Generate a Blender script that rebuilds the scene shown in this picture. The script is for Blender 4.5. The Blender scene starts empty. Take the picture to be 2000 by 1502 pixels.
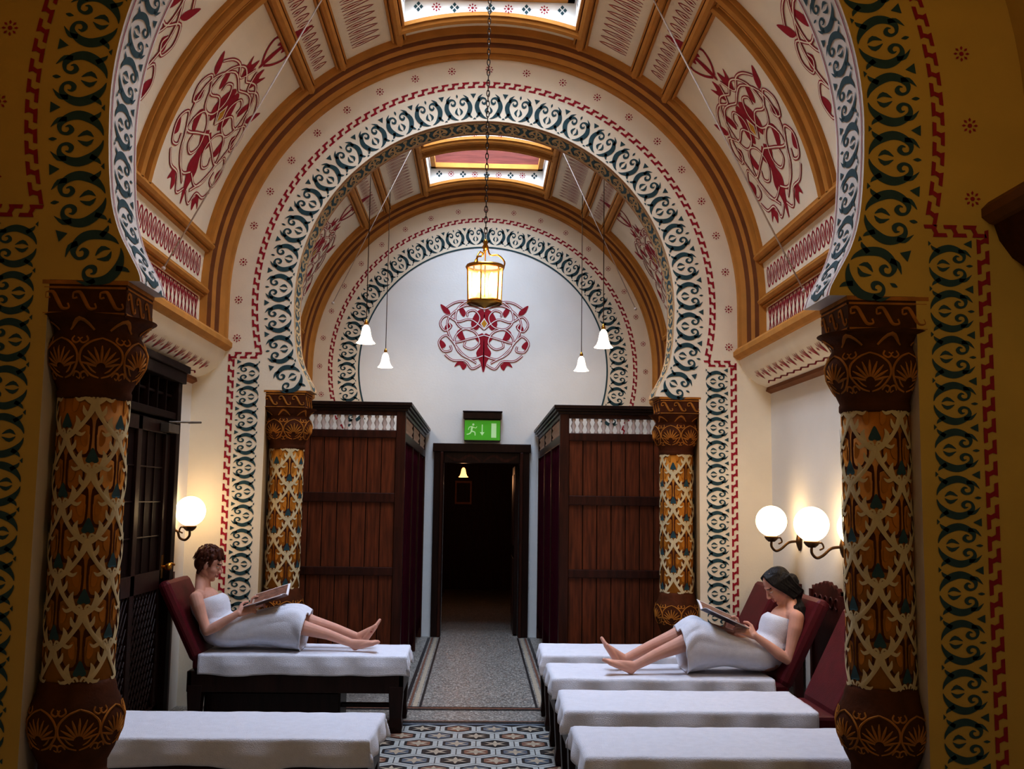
import bpy, math, random
from mathutils import Vector, Matrix, noise
from mathutils.geometry import tessellate_polygon
random.seed(3)
sc=bpy.context.scene
COL=sc.collection
pi=math.pi
# ---------------------------------------------------------------- materials
def lin(c):
    c=c/255.0
    return c/12.92 if c<=0.04045 else ((c+0.055)/1.055)**2.4
def rgb(t,k=1.0): return (lin(t[0])*k,lin(t[1])*k,lin(t[2])*k,1)
def mat(name,c,rough=.6,var=.12,scale=12,bump=0.0,metal=0,emit=0,ecol=None,spec=.3,stretch=None,bscale=None,sss=0,sheen=0):
    m=bpy.data.materials.new(name); m.use_nodes=True
    nt=m.node_tree; b=nt.nodes['Principled BSDF']
    tc=nt.nodes.new('ShaderNodeTexCoord'); mp=nt.nodes.new('ShaderNodeMapping')
    nt.links.new(tc.outputs['Object'],mp.inputs['Vector'])
    if stretch: mp.inputs['Scale'].default_value=stretch
    n=nt.nodes.new('ShaderNodeTexNoise'); n.inputs['Scale'].default_value=scale; n.inputs['Detail'].default_value=5
    nt.links.new(mp.outputs[0],n.inputs['Vector'])
    r=nt.nodes.new('ShaderNodeValToRGB')
    r.color_ramp.elements[0].position=.3; r.color_ramp.elements[1].position=.7
    r.color_ramp.elements[0].color=rgb(c,1-var); r.color_ramp.elements[1].color=rgb(c,1+var*.6)
    nt.links.new(n.outputs['Fac'],r.inputs['Fac']); nt.links.new(r.outputs['Color'],b.inputs['Base Color'])
    b.inputs['Roughness'].default_value=rough; b.inputs['Metallic'].default_value=metal
    b.inputs['Specular IOR Level'].default_value=spec
    if sss:
        b.inputs['Subsurface Weight'].default_value=sss; b.inputs['Subsurface Radius'].default_value=(.01,.004,.002); b.inputs['Subsurface Scale'].default_value=1
    if sheen: b.inputs['Sheen Weight'].default_value=sheen
    if emit:
        b.inputs['Emission Color'].default_value=rgb(ecol or c); b.inputs['Emission Strength'].default_value=emit
    if bump:
        n2=nt.nodes.new('ShaderNodeTexNoise'); n2.inputs['Scale'].default_value=bscale or scale*4; n2.inputs['Detail'].default_value=4
        nt.links.new(mp.outputs[0],n2.inputs['Vector'])
        bp=nt.nodes.new('ShaderNodeBump'); bp.inputs['Strength'].default_value=bump; bp.inputs['Distance'].default_value=.01
        nt.links.new(n2.outputs['Fac'],bp.inputs['Height']); nt.links.new(bp.outputs[0],b.inputs['Normal'])
    return m
CREAM=mat('cream_paint',(242,230,208),.75,.05,3,.08,bscale=60)
LAMPLITWALL=mat('lamplit_cream_paint',(212,178,88),.75,.08,3,.08,bscale=60)  # cream paint with the near bay's warm lamp light tinted into its colour
INTRA=mat('soffit_cream',(236,226,216),.75,.05,3)
INTRA2=mat('soffit_tan',(204,172,124),.75,.05,3)
WHITEW=mat('white_plaster',(240,240,236),.8,.04,2,.1,bscale=40)
SIDEW=mat('side_plaster',(228,222,212),.8,.04,2,.1,bscale=40)
TEAL=mat('teal_stencil',(52,82,88),.7,.15,30)
RED=mat('red_stencil',(160,28,48),.7,.12,30)
GOLD=mat('gold_stencil',(206,150,44),.6,.1,30)
OCH=mat('ochre_moulding',(194,136,62),.6,.12,8,.1)
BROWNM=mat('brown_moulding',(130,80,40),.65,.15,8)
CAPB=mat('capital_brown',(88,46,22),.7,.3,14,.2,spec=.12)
CAPO=mat('capital_ochre',(184,122,52),.7,.3,14,.2,spec=.12)
SHAFT=mat('shaft_ochre',(190,124,42),.7,.25,10,.1,spec=.12)
SHB=mat('shaft_brown',(88,42,22),.7,.2,20,spec=.12)
SHC=mat('shaft_cream',(216,198,158),.75,.08,20,spec=.1)
WOOD=mat('dark_mahogany',(68,30,17),.4,.45,6,.15,stretch=(6,6,.7),spec=.3)
WOODP=mat('mahogany_planks',(112,56,28),.45,.5,6,.12,stretch=(7,7,.6),spec=.3)
BOARD=mat('roof_board',(108,58,48),.6,.3,6,.1,stretch=(.6,6,6),spec=.2)
WOODD=mat('black_mahogany',(42,19,13),.35,.4,6,.15,stretch=(6,6,.7),spec=.3)
CREST=mat('carved_mahogany',(78,26,20),.45,.35,8,.15,spec=.25)
DOORM=mat('ebony_door',(34,15,10),.55,.4,6,.15,stretch=(6,6,.7),spec=.12)
BONE=mat('pale_spindle',(214,196,186),.5,.1,20)
CURT=mat('burgundy_curtain',(66,9,26),.95,.2,20,.2,spec=.05)
LEATH=mat('burgundy_leather',(96,18,30),.45,.2,14,.15,bscale=120,spec=.35)
TOWEL=mat('white_towelling',(236,236,244),.95,.04,30,.55,bscale=260,sheen=.3)
BRASS=mat('aged_brass',(196,144,60),.28,.2,20,metal=1)
LAMPLITFRAME=mat('lamplit_brass_frame',(170,90,50),.4,.2,20,metal=.2)  # brass frame, colour reddened to stand for the corridor lamp's glow
IRON=mat('bronze_bracket',(84,62,40),.35,.2,20,metal=.8)
GLOBE=mat('opal_globe',(255,240,210),.3,.01,5,emit=9,ecol=(255,222,170))
SHADE=mat('opal_shade',(255,240,225),.3,.01,5,emit=5,ecol=(255,232,205))
SHADEW=mat('amber_shade',(255,200,140),.3,.01,5,emit=4,ecol=(255,170,100))
BULB=mat('lamp_bulb',(255,220,150),.3,.01,5,emit=45,ecol=(255,205,120))
SKYG=mat('frosted_skylight_glass',(225,240,255),.4,.01,5,emit=3.5,ecol=(228,240,255))
CHAIN=mat('dark_chain',(70,56,44),.4,.2,30,metal=.8)
ROPE=mat('pale_cord',(206,192,182),.8,.1,60)
GREEN=mat('exit_green',(86,168,58),.4,.03,5,emit=.25,ecol=(96,200,50))
EXITW=mat('exit_white',(190,224,172),.4,.02,5,emit=.25,ecol=(200,240,180))
STEEL=mat('grey_housing',(110,100,90),.35,.3,14,metal=.6)
SKIN=mat('skin',(218,168,148),.6,.06,20,sss=.12,spec=.2)
LIP=mat('lips',(176,100,94),.45,.05,20)
EYEW=mat('eye_white',(230,222,215),.3,.02,20)
EYED=mat('eye_dark',(40,24,18),.3,.05,20)
HAIR1=mat('auburn_hair',(84,38,18),.5,.4,40,.6,stretch=(1,1,.3),bscale=90)
HAIR2=mat('black_hair',(22,16,17),.5,.35,40,.6,stretch=(1,1,.2),bscale=90)
PAPER=mat('magazine_paper',(226,220,222),.5,.04,20)
PRINT=mat('magazine_print',(130,92,80),.5,.5,30)
INK=mat('magazine_cover',(52,34,48),.4,.6,22)
BLACK=mat('black_tile',(46,42,42),.4,.2,30)
GBLUE=mat('pale_grey_tile',(178,178,172),.4,.15,30)
RUST=mat('rust_tile',(128,88,70),.4,.2,30)
BUFF=mat('buff_tile',(184,168,146),.4,.15,30)
NAVY=mat('slate_tile',(94,102,112),.4,.2,30)
CORR=mat('corridor_wood',(70,26,16),.5,.3,4,stretch=(6,6,.7))
def terrazzo():
    m=bpy.data.materials.new('terrazzo_mosaic'); m.use_nodes=True; nt=m.node_tree; b=nt.nodes['Principled BSDF']
    tc=nt.nodes.new('ShaderNodeTexCoord'); v=nt.nodes.new('ShaderNodeTexVoronoi'); v.inputs['Scale'].default_value=95
    nt.links.new(tc.outputs['Object'],v.inputs['Vector'])
    s=nt.nodes.new('ShaderNodeSeparateColor'); nt.links.new(v.outputs['Color'],s.inputs[0])
    r=nt.nodes.new('ShaderNodeValToRGB'); cr=r.color_ramp; cr.interpolation='CONSTANT'
    cols=[(0,(96,88,82)),(.22,(136,128,118)),(.5,(162,156,146)),(.72,(122,118,112)),(.88,(196,188,176))]
    cr.elements[0].color=rgb(cols[0][1]); cr.elements[1].position=cols[1][0]; cr.elements[1].color=rgb(cols[1][1])
    for p,c in cols[2:]:
        e=cr.elements.new(p); e.color=rgb(c)
    nt.links.new(s.outputs[0],r.inputs['Fac']); nt.links.new(r.outputs['Color'],b.inputs['Base Color']); b.inputs['Roughness'].default_value=.4
    return m
TERR=terrazzo()
def glassm():
    m=bpy.data.materials.new('clear_lamp_glass'); m.use_nodes=True; nt=m.node_tree; b=nt.nodes['Principled BSDF']; o=nt.nodes['Material Output']
    t=nt.nodes.new('ShaderNodeBsdfTransparent'); t.inputs[0].default_value=(1,.93,.78,1); mx=nt.nodes.new('ShaderNodeMixShader'); mx.inputs[0].default_value=.16
    b.inputs['Base Color'].default_value=(1,.85,.55,1); b.inputs['Roughness'].default_value=.15
    b.inputs['Emission Color'].default_value=(1,.75,.35,1); b.inputs['Emission Strength'].default_value=3
    nt.links.new(t.outputs[0],mx.inputs[1]); nt.links.new(b.outputs[0],mx.inputs[2]); nt.links.new(mx.outputs[0],o.inputs[0])
    return m
GLASS=glassm()
# ---------------------------------------------------------------- mesh builder
def cr(pts,n=5,closed=False):
    out=[]; N=len(pts); rng=N if closed else N-1
    for i in range(rng):
        g=(lambda k:pts[k%N]) if closed else (lambda k:pts[min(max(k,0),N-1)])
        p0,p1,p2,p3=g(i-1),g(i),g(i+1),g(i+2)
        for j in range(n):
            t=j/n
            out.append(tuple(.5*((2*b)+(-a+c)*t+(2*a-5*b+4*c-d)*t*t+(-a+3*b-3*c+d)*t**3) for a,b,c,d in zip(p0,p1,p2,p3)))
    if not closed: out.append(tuple(pts[-1]))
    return out
class MB:
    def __init__(s): s.v=[];s.f=[];s.m=[];s.s=[]
    def V(s,p): s.v.append(tuple(p)); return len(s.v)-1
    def F(s,ix,mi=0,sm=False): s.f.append(tuple(ix)); s.m.append(mi); s.s.append(sm)
    def P(s,pts,mi=0): s.F([s.V(p) for p in pts],mi)
    def box(s,x0,x1,y0,y1,z0,z1,mi=0):
        x0,x1=min(x0,x1),max(x0,x1); y0,y1=min(y0,y1),max(y0,y1)
        s.obox(Vector(((x0+x1)/2,(y0+y1)/2,(z0+z1)/2)),(x1-x0,y1-y0,z1-z0),None,mi)
    def obox(s,c,sz,R=None,mi=0):
        R=R or Matrix.Identity(3); c=Vector(c); k=[]
        for dx in(-.5,.5):
            for dy in(-.5,.5):
                for dz in(-.5,.5): k.append(s.V(c+R@Vector((dx*sz[0],dy*sz[1],dz*sz[2]))))
        for q in((0,1,3,2),(4,6,7,5),(0,4,5,1),(2,3,7,6),(0,2,6,4),(1,5,7,3)): s.F([k[i] for i in q],mi)
    def grid(s,rows,mi=0,sm=True,cu=False,cv=False,mf=None):
        ids=[[s.V(p) for p in r] for r in rows]; R=len(ids); C=len(ids[0])
        for i in range(R if cu else R-1):
            for j in range(C if cv else C-1):
                s.F((ids[i][j],ids[i][(j+1)%C],ids[(i+1)%R][(j+1)%C],ids[(i+1)%R][j]),mf(i,j) if mf else mi,sm)
        return ids
    def lathe(s,prof,c,seg=24,mi=0,cap=True,mf=None,sm=True):
        rows=[[(c[0]+r*math.cos(2*pi*j/seg),c[1]+r*math.sin(2*pi*j/seg),c[2]+z) for j in range(seg)] for r,z in prof]
        ids=s.grid(rows,mi,sm,cv=True,mf=mf)
        if cap: s.F(ids[0][::-1],mi); s.F(ids[-1],mi)
    def tube(s,pts,rad,seg=8,mi=0,closed=False):
        pts=[Vector(p) for p in pts]; N=len(pts); rows=[]
        up=None
        for i,p in enumerate(pts):
            if closed: t=pts[(i+1)%N]-pts[i-1]
            else: t=pts[min(i+1,N-1)]-pts[max(i-1,0)]
            t.normalize()
            if up is None: up=t.orthogonal().normalized()
            up=(up-t*up.dot(t)); up=up.normalized() if up.length>1e-6 else t.orthogonal().normalized()
            w=t.cross(up); r=rad[i] if isinstance(rad,(list,tuple)) else rad
            rows.append([p+up*r*math.cos(2*pi*j/seg)+w*r*math.sin(2*pi*j/seg) for j in range(seg)])
        ids=s.grid(rows,mi,True,cu=closed,cv=True)
        if not closed: s.F(ids[0][::-1],mi); s.F(ids[-1],mi)
    def ell(s,c,r,R=None,mi=0,nu=12,nv=18):
        R=R or Matrix.Identity(3); c=Vector(c)
        if not isinstance(r,(tuple,list)): r=(r,r,r)
        top=s.V(c+R@Vector((0,0,r[2]))); bot=s.V(c-R@Vector((0,0,r[2])))
        rows=[]
        for i in range(1,nu):
            t=pi*i/nu
            rows.append([s.V(c+R@Vector((r[0]*math.sin(t)*math.cos(2*pi*j/nv),r[1]*math.sin(t)*math.sin(2*pi*j/nv),r[2]*math.cos(t)))) for j in range(nv)])
        for j in range(nv):
            k=(j+1)%nv
            s.F((top,rows[0][j],rows[0][k]),mi,True); s.F((bot,rows[-1][k],rows[-1][j]),mi,True)
            for i in range(nu-2): s.F((rows[i][j],rows[i+1][j],rows[i+1][k],rows[i][k]),mi,True)
    def limb(s,a,ra,b,rb,seg=14,n=5):
        a=Vector(a);b=Vector(b)
        t=(b-a)
        if t.length<1e-5: s.ell(a,ra); return
        t.normalize(); u=t.orthogonal().normalized(); w=t.cross(u); rows=[]
        for i in range(-n,1):
            q=i/n*pi/2; rows.append((a+t*ra*math.sin(q),ra*math.cos(q)))
        for i in range(0,n+1):
            q=i/n*pi/2; rows.append((b+t*rb*math.sin(q),rb*math.cos(q)))
        ids=[]
        for c,r in rows: ids.append([c+u*max(r,1e-4)*math.cos(2*pi*j/seg)+w*max(r,1e-4)*math.sin(2*pi*j/seg) for j in range(seg)])
        k=s.grid(ids,0,True,cv=True); s.F(k[0][::-1]); s.F(k[-1])
    def stroke(s,pts,mp,mi,closed=False,n=5,lift=0,raw=False,ridge=0):
        P=pts if raw else cr(pts,n,closed); N=len(P); L=[];Rr=[];Cc=[]
        for i in range(N):
            if closed: a,b=P[i-1],P[(i+1)%N]
            else: a,b=P[max(i-1,0)],P[min(i+1,N-1)]
            tx,ty=b[0]-a[0],b[1]-a[1]; l=math.hypot(tx,ty) or 1; nx,ny=-ty/l,tx/l; w=max(P[i][2],.0005)/2
            L.append(s.V(mp(P[i][0]+nx*w,P[i][1]+ny*w,lift))); Rr.append(s.V(mp(P[i][0]-nx*w,P[i][1]-ny*w,lift)))
            if ridge: Cc.append(s.V(mp(P[i][0],P[i][1],lift+ridge*min(1,w/.006))))
        for i in range(N if closed else N-1):
            k=(i+1)%N
            if ridge: s.F((L[i],L[k],Cc[k],Cc[i]),mi,True); s.F((Cc[i],Cc[k],Rr[k],Rr[i]),mi,True)
            else: s.F((L[i],L[k],Rr[k],Rr[i]),mi)
    def poly(s,pts,mp,mi,lift=0):
        ids=[s.V(mp(p[0],p[1],lift)) for p in pts]
        for t in tessellate_polygon([[Vector((p[0],p[1],0)) for p in pts]]): s.F([ids[i] for i in t],mi)
    def obj(s,name,mats,kind=None,parent=None,bevel=0,solid=0):
        me=bpy.data.meshes.new(name); me.from_pydata(s.v,[],s.f)
        for m in mats: me.materials.append(m)
        me.polygons.foreach_set('material_index',s.m); me.polygons.foreach_set('use_smooth',s.s)
        me.update(); o=bpy.data.objects.new(name,me); COL.objects.link(o)
        if kind: o['kind']=kind
        if solid:
            q=o.modifiers.new('solid','SOLIDIFY'); q.thickness=solid
        if bevel:
            q=o.modifiers.new('bevel','BEVEL'); q.width=bevel; q.segments=2; q.limit_method='ANGLE'; q.angle_limit=math.radians(50)
        return o
def thing(name,label,cat,loc,parts,group=None,kind=None):
    e=bpy.data.objects.new(name,None); COL.objects.link(e); e.location=loc; e.empty_display_size=.1
    if label: e['label']=label
    if cat: e['category']=cat
    if group: e['group']=group
    if kind: e['kind']=kind
    for p in parts: adopt(e,p,loc)
    return e
def adopt(e,p,loc): p.parent=e; p.matrix_parent_inverse=Matrix.Translation(-Vector(loc))
def tag(o,label,cat,group=None):
    o['label']=label; o['category']=cat
    if group: o['group']=group
    return o
def dup(e,loc,rz=0,label=None):
    n=e.copy(); COL.objects.link(n); n.location=loc; n.rotation_euler=(0,0,rz)
    if label: n['label']=label
    def rec(src,dst):
        for c in list(src.children):
            k=c.copy(); COL.objects.link(k); k.parent=dst; k.matrix_parent_inverse=c.matrix_parent_inverse.copy(); rec(c,k)
    rec(e,n); return n
# ---------------------------------------------------------------- layout constants
CZ=3.15; R0=1.528; RV=2.2
Y1A,Y1B=4.0,4.33      # first arch
Y2A,Y2B=8.1,8.43      # second arch
YE=12.2               # end wall
def arch_profile():
    h=[(1.368,2.432),(1.378,2.47),(1.418,2.545),(1.462,2.63),(1.496,2.74),(1.514,2.87),(1.524,3.01)]
    h=cr(h,3)
    for k in range(0,49):
        a=math.radians(-3+93*k/48); h.append((R0*math.cos(a),CZ+R0*math.sin(a)))
    return h+[(-x,z) for x,z in reversed(h[:-1])]
INNER=arch_profile()
def normals(p):
    out=[]
    for i in range(len(p)):
        a,b=p[max(i-1,0)],p[min(i+1,len(p)-1)]; tx,tz=b[0]-a[0],b[1]-a[1]; l=math.hypot(tx,tz); out.append((tz/l,-tx/l))
    return out
class Path:
    def __init__(s,p):
        s.p=p; s.n=normals(p); s.c=[0]
        for i in range(1,len(p)): s.c.append(s.c[-1]+math.hypot(p[i][0]-p[i-1][0],p[i][1]-p[i-1][1]))
        s.L=s.c[-1]
    def at(s,u,v):
        if u<=0: i=0
        elif u>=s.L: i=len(s.p)-2
        else:
            lo,hi=0,len(s.c)-1
            while hi-lo>1:
                m=(lo+hi)//2
                if s.c[m]<=u: lo=m
                else: hi=m
            i=lo
        t=(u-s.c[i])/(s.c[i+1]-s.c[i]); a,b=s.p[i],s.p[i+1]; na,nb=s.n[i],s.n[i+1]
        tt=min(max(t,0),1)
        return (a[0]+(b[0]-a[0])*t+(na[0]*(1-tt)+nb[0]*tt)*v, a[1]+(b[1]-a[1])*t+(na[1]*(1-tt)+nb[1]*tt)*v)
NI=normals(INNER)
def offset(d): return [(p[0]+n[0]*d,p[1]+n[1]*d) for p,n in zip(INNER,NI)]
# ---------------------------------------------------------------- painted motifs
def scroll(mb,mp,u0,v0,su,sv,mi,extra=True,ridge=0):
    for g in(-1,1):
        pts=[(0.04,-.47,.01),(.17,-.42,.075),(.32,-.27,.15),(.40,-.04,.155),(.355,.17,.125),(.24,.30,.09),(.12,.28,.05),(.085,.17,.055),(.145,.09,.085),(.215,.13,.05),(.205,.20,.012)]
        mb.stroke([(u0+g*x*su,v0+y*sv,w*su) for x,y,w in pts],mp,mi,n=4,ridge=ridge)
        mb.stroke([(u0+g*.31*su,v0-.24*sv,.09*su),(u0+g*.39*su,v0-.37*sv,.07*su),(u0+g*.46*su,v0-.42*sv,.004*su)],mp,mi,n=3,ridge=ridge)
        mb.stroke([(u0+g*.33*su,v0+.18*sv,.08*su),(u0+g*.32*su,v0+.33*sv,.075*su),(u0+g*.20*su,v0+.46*sv,.006*su)],mp,mi,n=3,ridge=ridge)
        mb.stroke([(u0+g*.02*su,v0-.30*sv,.008*su),(u0+g*.10*su,v0-.18*sv,.085*su),(u0+g*.03*su,v0-.02*sv,.01*su)],mp,mi,n=3,ridge=ridge)
    if extra:
        U=u0+.5*su
        mb.poly([(U-.09*su,v0+.48*sv),(U+.09*su,v0+.48*sv),(U,v0+.30*sv)],mp,mi)
        mb.poly([(U-.06*su,v0-.48*sv),(U+.06*su,v0-.48*sv),(U,v0-.42*sv)],mp,mi)
        mb.stroke([(u0,v0+.34*sv,.004*su),(u0,v0+.42*sv,.06*su),(u0,v0+.49*sv,.01*su)],mp,mi,n=3)
def zig(mb,mp,L,w,mi,unit=.1,u0=0):
    n=max(1,round(L/unit)); du=L/n
    for i in range(n):
        a=u0+i*du
        def pl(q): mb.poly([(a+x*du,y*w) for x,y in q],mp,mi)
        pl([(-.10,.50),(.60,.50),(.54,.18),(-.04,.18)])
        pl([(.30,.18),(.54,.18),(.64,-.18),(.42,-.18)])
        pl([(.42,-.18),(1.04,-.18),(1.10,-.50),(.36,-.50)])
def star(mb,mp,u,v,r,mi,m2=None):
    for k in range(8):
        a=k*pi/4; c,s_=math.cos(a),math.sin(a)
        pts=[(.45,0),(.75,.16),(1,0),(.75,-.16)]
        mb.poly([(u+r*(x*c-y*s_),v+r*(x*s_+y*c)) for x,y in pts],mp,mi)
    mb.poly([(u+r*.28*math.cos(k*pi/4),v+r*.28*math.sin(k*pi/4)) for k in range(8)],mp,mi if m2 is None else m2)
def medallion(mb,mp,uc,vc,sx,sy,red,cream,gold,spire=False):
    k=min(sx,sy)
    def q(p,g): return (uc+g*p[0]*sx,vc+p[1]*sy)
    def leaf(p,g): mb.poly([q(a,g) for a in cr(p,4,True)],mp,red,.0)
    for g in(-1,1):
        leaf([(0,.44),(.10,.50),(.22,.38),(.30,.14),(.18,.0),(.07,.12),(0,.08)],g)
        leaf([(0,-1.0),(.07,-.78),(.17,-.56),(.08,-.36),(.20,-.20),(.10,-.10),(0,-.16)],g)
        leaf([(.12,.68),(.22,.66),(.34,.90),(.22,.82),(.14,.94),(.08,.78)],g)
        leaf([(.42,-.26),(.56,-.22),(.62,-.06),(.52,.02),(.47,-.10)],g)
        leaf([(.82,.50),(1.0,.62),(.92,.42),(.78,.38)],g)
        leaf([(.44,-.80),(.54,-.72),(.66,-.90),(.54,-.85),(.46,-.97),(.38,-.87)],g)
        leaf([(.86,-.40),(.98,-.46),(1.0,-.26),(.91,-.30)],g)
        leaf([(.47,.32),(.56,.44),(.58,.60),(.49,.54),(.42,.42)],g)
        leaf([(.72,.10),(.82,.16),(.90,.04),(.81,-.02)],g)
        S=[ [(.02,-.62),(.30,-.70),(.58,-.52),(.66,-.20),(.46,.02),(.20,-.06),(.10,-.30),(.26,-.46),(.44,-.40),(.42,-.28)],
            [(.0,.66),(.30,.74),(.58,.56),(.66,.26),(.50,.04),(.22,.08),(.10,.30),(.22,.48),(.38,.44),(.38,.34)],
            [(.0,.02),(.30,.26),(.60,.20),(.86,.34),(1.0,.16),(.90,-.02),(.76,.06),(.80,.16)],
            [(.0,-.12),(.34,-.22),(.66,-.30),(.86,-.14),(1.02,-.30),(.92,-.52),(.74,-.50),(.76,-.38)],
            [(.06,-.84),(.26,-.94),(.42,-.76),(.70,-.74),(.88,-.6)],
            [(.04,.84),(.2,.62),(.46,.70),(.68,.66),(.86,.54)],
            [(.0,.52),(.42,.60),(.80,.30),(.80,-.10),(.50,-.56),(.16,-.80)] ]
        for j,P in enumerate(S):
            mb.stroke([q(a,g)+(.050*k,) for a in P],mp,red,n=5,lift=.0015+.0001*j)
            mb.stroke([q(a,g)+(.020*k,) for a in P],mp,cream,n=5,lift=.003+.0001*j)
    mb.poly([(uc,vc+.30*sy),(uc+.09*sx,vc+.16*sy),(uc,vc+.02*sy),(uc-.09*sx,vc+.16*sy)],mp,cream,.0045)
    mb.poly([(uc,vc+.26*sy),(uc+.065*sx,vc+.16*sy),(uc,vc+.06*sy),(uc-.065*sx,vc+.16*sy)],mp,gold,.006)
    if spire:
        for g in(-1,1):
            leaf([(0,.9),(.05,1.05),(.04,1.25),(.12,1.22),(.15,1.40),(.05,1.60),(0,1.68)],g)
            mb.stroke([q(a,g)+(.04*k,) for a in [(.04,.95),(.20,1.06),(.30,1.22),(.22,1.32)]],mp,red,n=4,lift=.001)
def ring_paint(mb,P3,teal,red,stars=True,low=2.735):
    path=Path(offset(.125)); n=round(path.L/.25); du=path.L/n
    mp=lambda u,v,l=0:P3(*path.at(u,v),l)
    for i in range(n): scroll(mb,mp,(i+.5)*du,0,du*.97,.225,teal,i<n-1)
    Rr=1.835; a0=math.asin((low-CZ)/Rr)
    pr=[(Rr*math.cos(a),CZ+Rr*math.sin(a)) for a in [a0+(pi-2*a0)*k/120 for k in range(121)]]
    pp=Path(pr); zig(mb,lambda u,v,l=0:P3(*pp.at(u,v),l),pp.L,.05,red,.085)
    for g in(-1,1):
        xs=abs(pr[0][0])
        ph=lambda u,v,l=0:P3(g*(xs-.02+u),low-.03+v,l); zig(mb,ph,2.02-xs+.01,.05,red,.085)
        pv=lambda u,v,l=0:P3(g*(2.0+v),low-.03-u,l); zig(mb,pv,low-.1,.05,red,.085)
        nn=14; h=(low-.13)/nn
        for i in range(nn): scroll(mb,lambda u,v,l=0:P3(g*(1.865+v),u,l),.05+(i+.5)*h,0,h*.97,.185,teal,True)
    if stars:
        for k in range(-12,13):
            a=k*pi/2/10.0
            if abs(a)<=pi/2: x,z=1.965*math.sin(a),CZ+1.965*math.cos(a)
            else: x,z=(1.965 if a>0 else -1.965),CZ-(abs(a)-pi/2)*1.965
            if z<2.8: continue
            star(mb,lambda u,v,l=0:P3(x+u,z+v,l),0,0,.034,red)
def arch_wall(name,ya,yb,mface,mback,mint,out=2.36,kx=1.0,isc=.2):
    mb=MB(); n=len(INNER)
    outer=[]
    for (x,z),nn in zip(INNER,NI):
        if z<CZ: outer.append((out if x>0 else -out,z))
        else:
            a=math.atan2(z-CZ,x); outer.append((out*math.cos(a),CZ+out*math.sin(a)))
    for y,mi in((ya,0),(yb,1)):
        ri=[(p[0],y,p[1]) for p in INNER]; ro=[(p[0],y,p[1]) for p in outer]
        mid=[((a[0]+b[0])/2,y,(a[2]+b[2])/2) for a,b in zip(ri,ro)]
        mb.grid([ri,mid,ro],mi,False)
    mb.grid([[(p[0],ya,p[1]) for p in INNER],[(p[0],yb,p[1]) for p in INNER]],2,True)
    for g in(-1,1):
        z0=INNER[0][1]
        mb.P([(g*1.368,ya,z0),(g*out,ya,z0),(g*out,yb,z0),(g*1.368,yb,z0)],2)
        mb.P([(g*1.72,ya,0),(g*out,ya,0),(g*out,ya,z0),(g*1.72,ya,z0)],0)
        mb.P([(g*1.72,yb,0),(g*out,yb,0),(g*out,yb,z0),(g*1.72,yb,z0)],1)
        mb.P([(g*1.72,ya,0),(g*1.72,yb,0),(g*1.72,yb,z0),(g*1.72,ya,z0)],2)
    ring_paint(mb,lambda x,z,l:(x,ya-.003-l,z),3,4)
    path=Path(INNER); m=round(path.L/isc); du=path.L/m
    for i in range(m):
        scroll(mb,lambda u,v,l=0:(lambda q:(q[0],(ya+yb)/2+v,q[1]))(path.at(u,-.003)),(i+.5)*du,0,du*.98,.22,3,True)
    for v in(-.14,.14):
        mb.stroke([(path.L*k/120,v,.007) for k in range(121)],lambda u,v,l=0:(lambda q:(q[0],(ya+yb)/2+v,q[1]))(path.at(u,-.003)),4,raw=True)
    mb.v=[(x*kx,y,z) for x,y,z in mb.v]
    return mb.obj(name,[mface,mback,mint,TEAL,RED],'structure')
arch_wall('wall_front',Y1A,Y1B,LAMPLITWALL,CREAM,INTRA,2.36,1.0)
arch_wall('wall_middle',Y2A,Y2B,CREAM,CREAM,INTRA2)
# end wall with doorway
mb=MB()
DX=.45; DZ=2.10
def q4(x0,x1,z0,z1,mi,y=YE): mb.P([(x0,y,z0),(x1,y,z0),(x1,y,z1),(x0,y,z1)],mi)
q4(-2.36,-DX,0,DZ,0); q4(DX,2.36,0,DZ,0); q4(-2.36,2.36,DZ,5.6,0)
for g in(-1,1): mb.P([(g*DX,YE,0),(g*DX,YE+.2,0),(g*DX,YE+.2,DZ),(g*DX,YE,DZ)],0)
P3=lambda x,z,l:(x,YE-.004-l,z)
ids=[[(r*math.cos(a),YE-.002,CZ+r*math.sin(a)) for a in [math.radians(-16+212*k/90) for k in range(91)]] for r in(1.50,2.25)]
mb.grid(ids,5,False)
mb.stroke([(1.49*math.cos(a),CZ+1.49*math.sin(a),.018) for a in [math.radians(-22+224*k/100) for k in range(101)]],lambda u,v,l=0:P3(u,v,l),1,raw=True)
path=Path([(1.635*math.cos(a),CZ+1.635*math.sin(a)) for a in [math.radians(-24+228*k/120) for k in range(121)]])
n=round(path.L/.25); du=path.L/n
for i in range(n): scroll(mb,lambda u,v,l=0:P3(*path.at(u,v),l),(i+.5)*du,0,du*.97,.225,1)
pz=Path([(1.83*math.cos(a),CZ+1.83*math.sin(a)) for a in [math.radians(-24+228*k/120) for k in range(121)]])
zig(mb,lambda u,v,l=0:P3(*pz.at(u,v),l),pz.L,.05,2,.085)
for k in range(-10,11):
    a=k*pi/2/9.0; x,z=1.955*math.sin(a),CZ+1.955*math.cos(a)
    star(mb,lambda u,v,l=0:P3(x+u,z+v,l),0,0,.034,2)
medallion(mb,lambda u,v,l=0:P3(u,v,l),0.0,3.62,.53,.50,2,0,3)
mb.obj('wall_back',[WHITEW,TEAL,RED,GOLD,CREAM,CREAM],'structure')
# ---------------------------------------------------------------- side walls
for nm,g in(('wall_left',-1),('wall_right',1)):
    mb=MB(); mb.box(g*2.3,g*2.42,-1.2,YE,0,2.9,0); mb.obj(nm,[SIDEW],'structure')
mb=MB(); mb.box(-2.42,2.42,-1.3,-1.2,0,5.6,0); mb.obj('wall_rear',[LAMPLITWALL],'structure')
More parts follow.
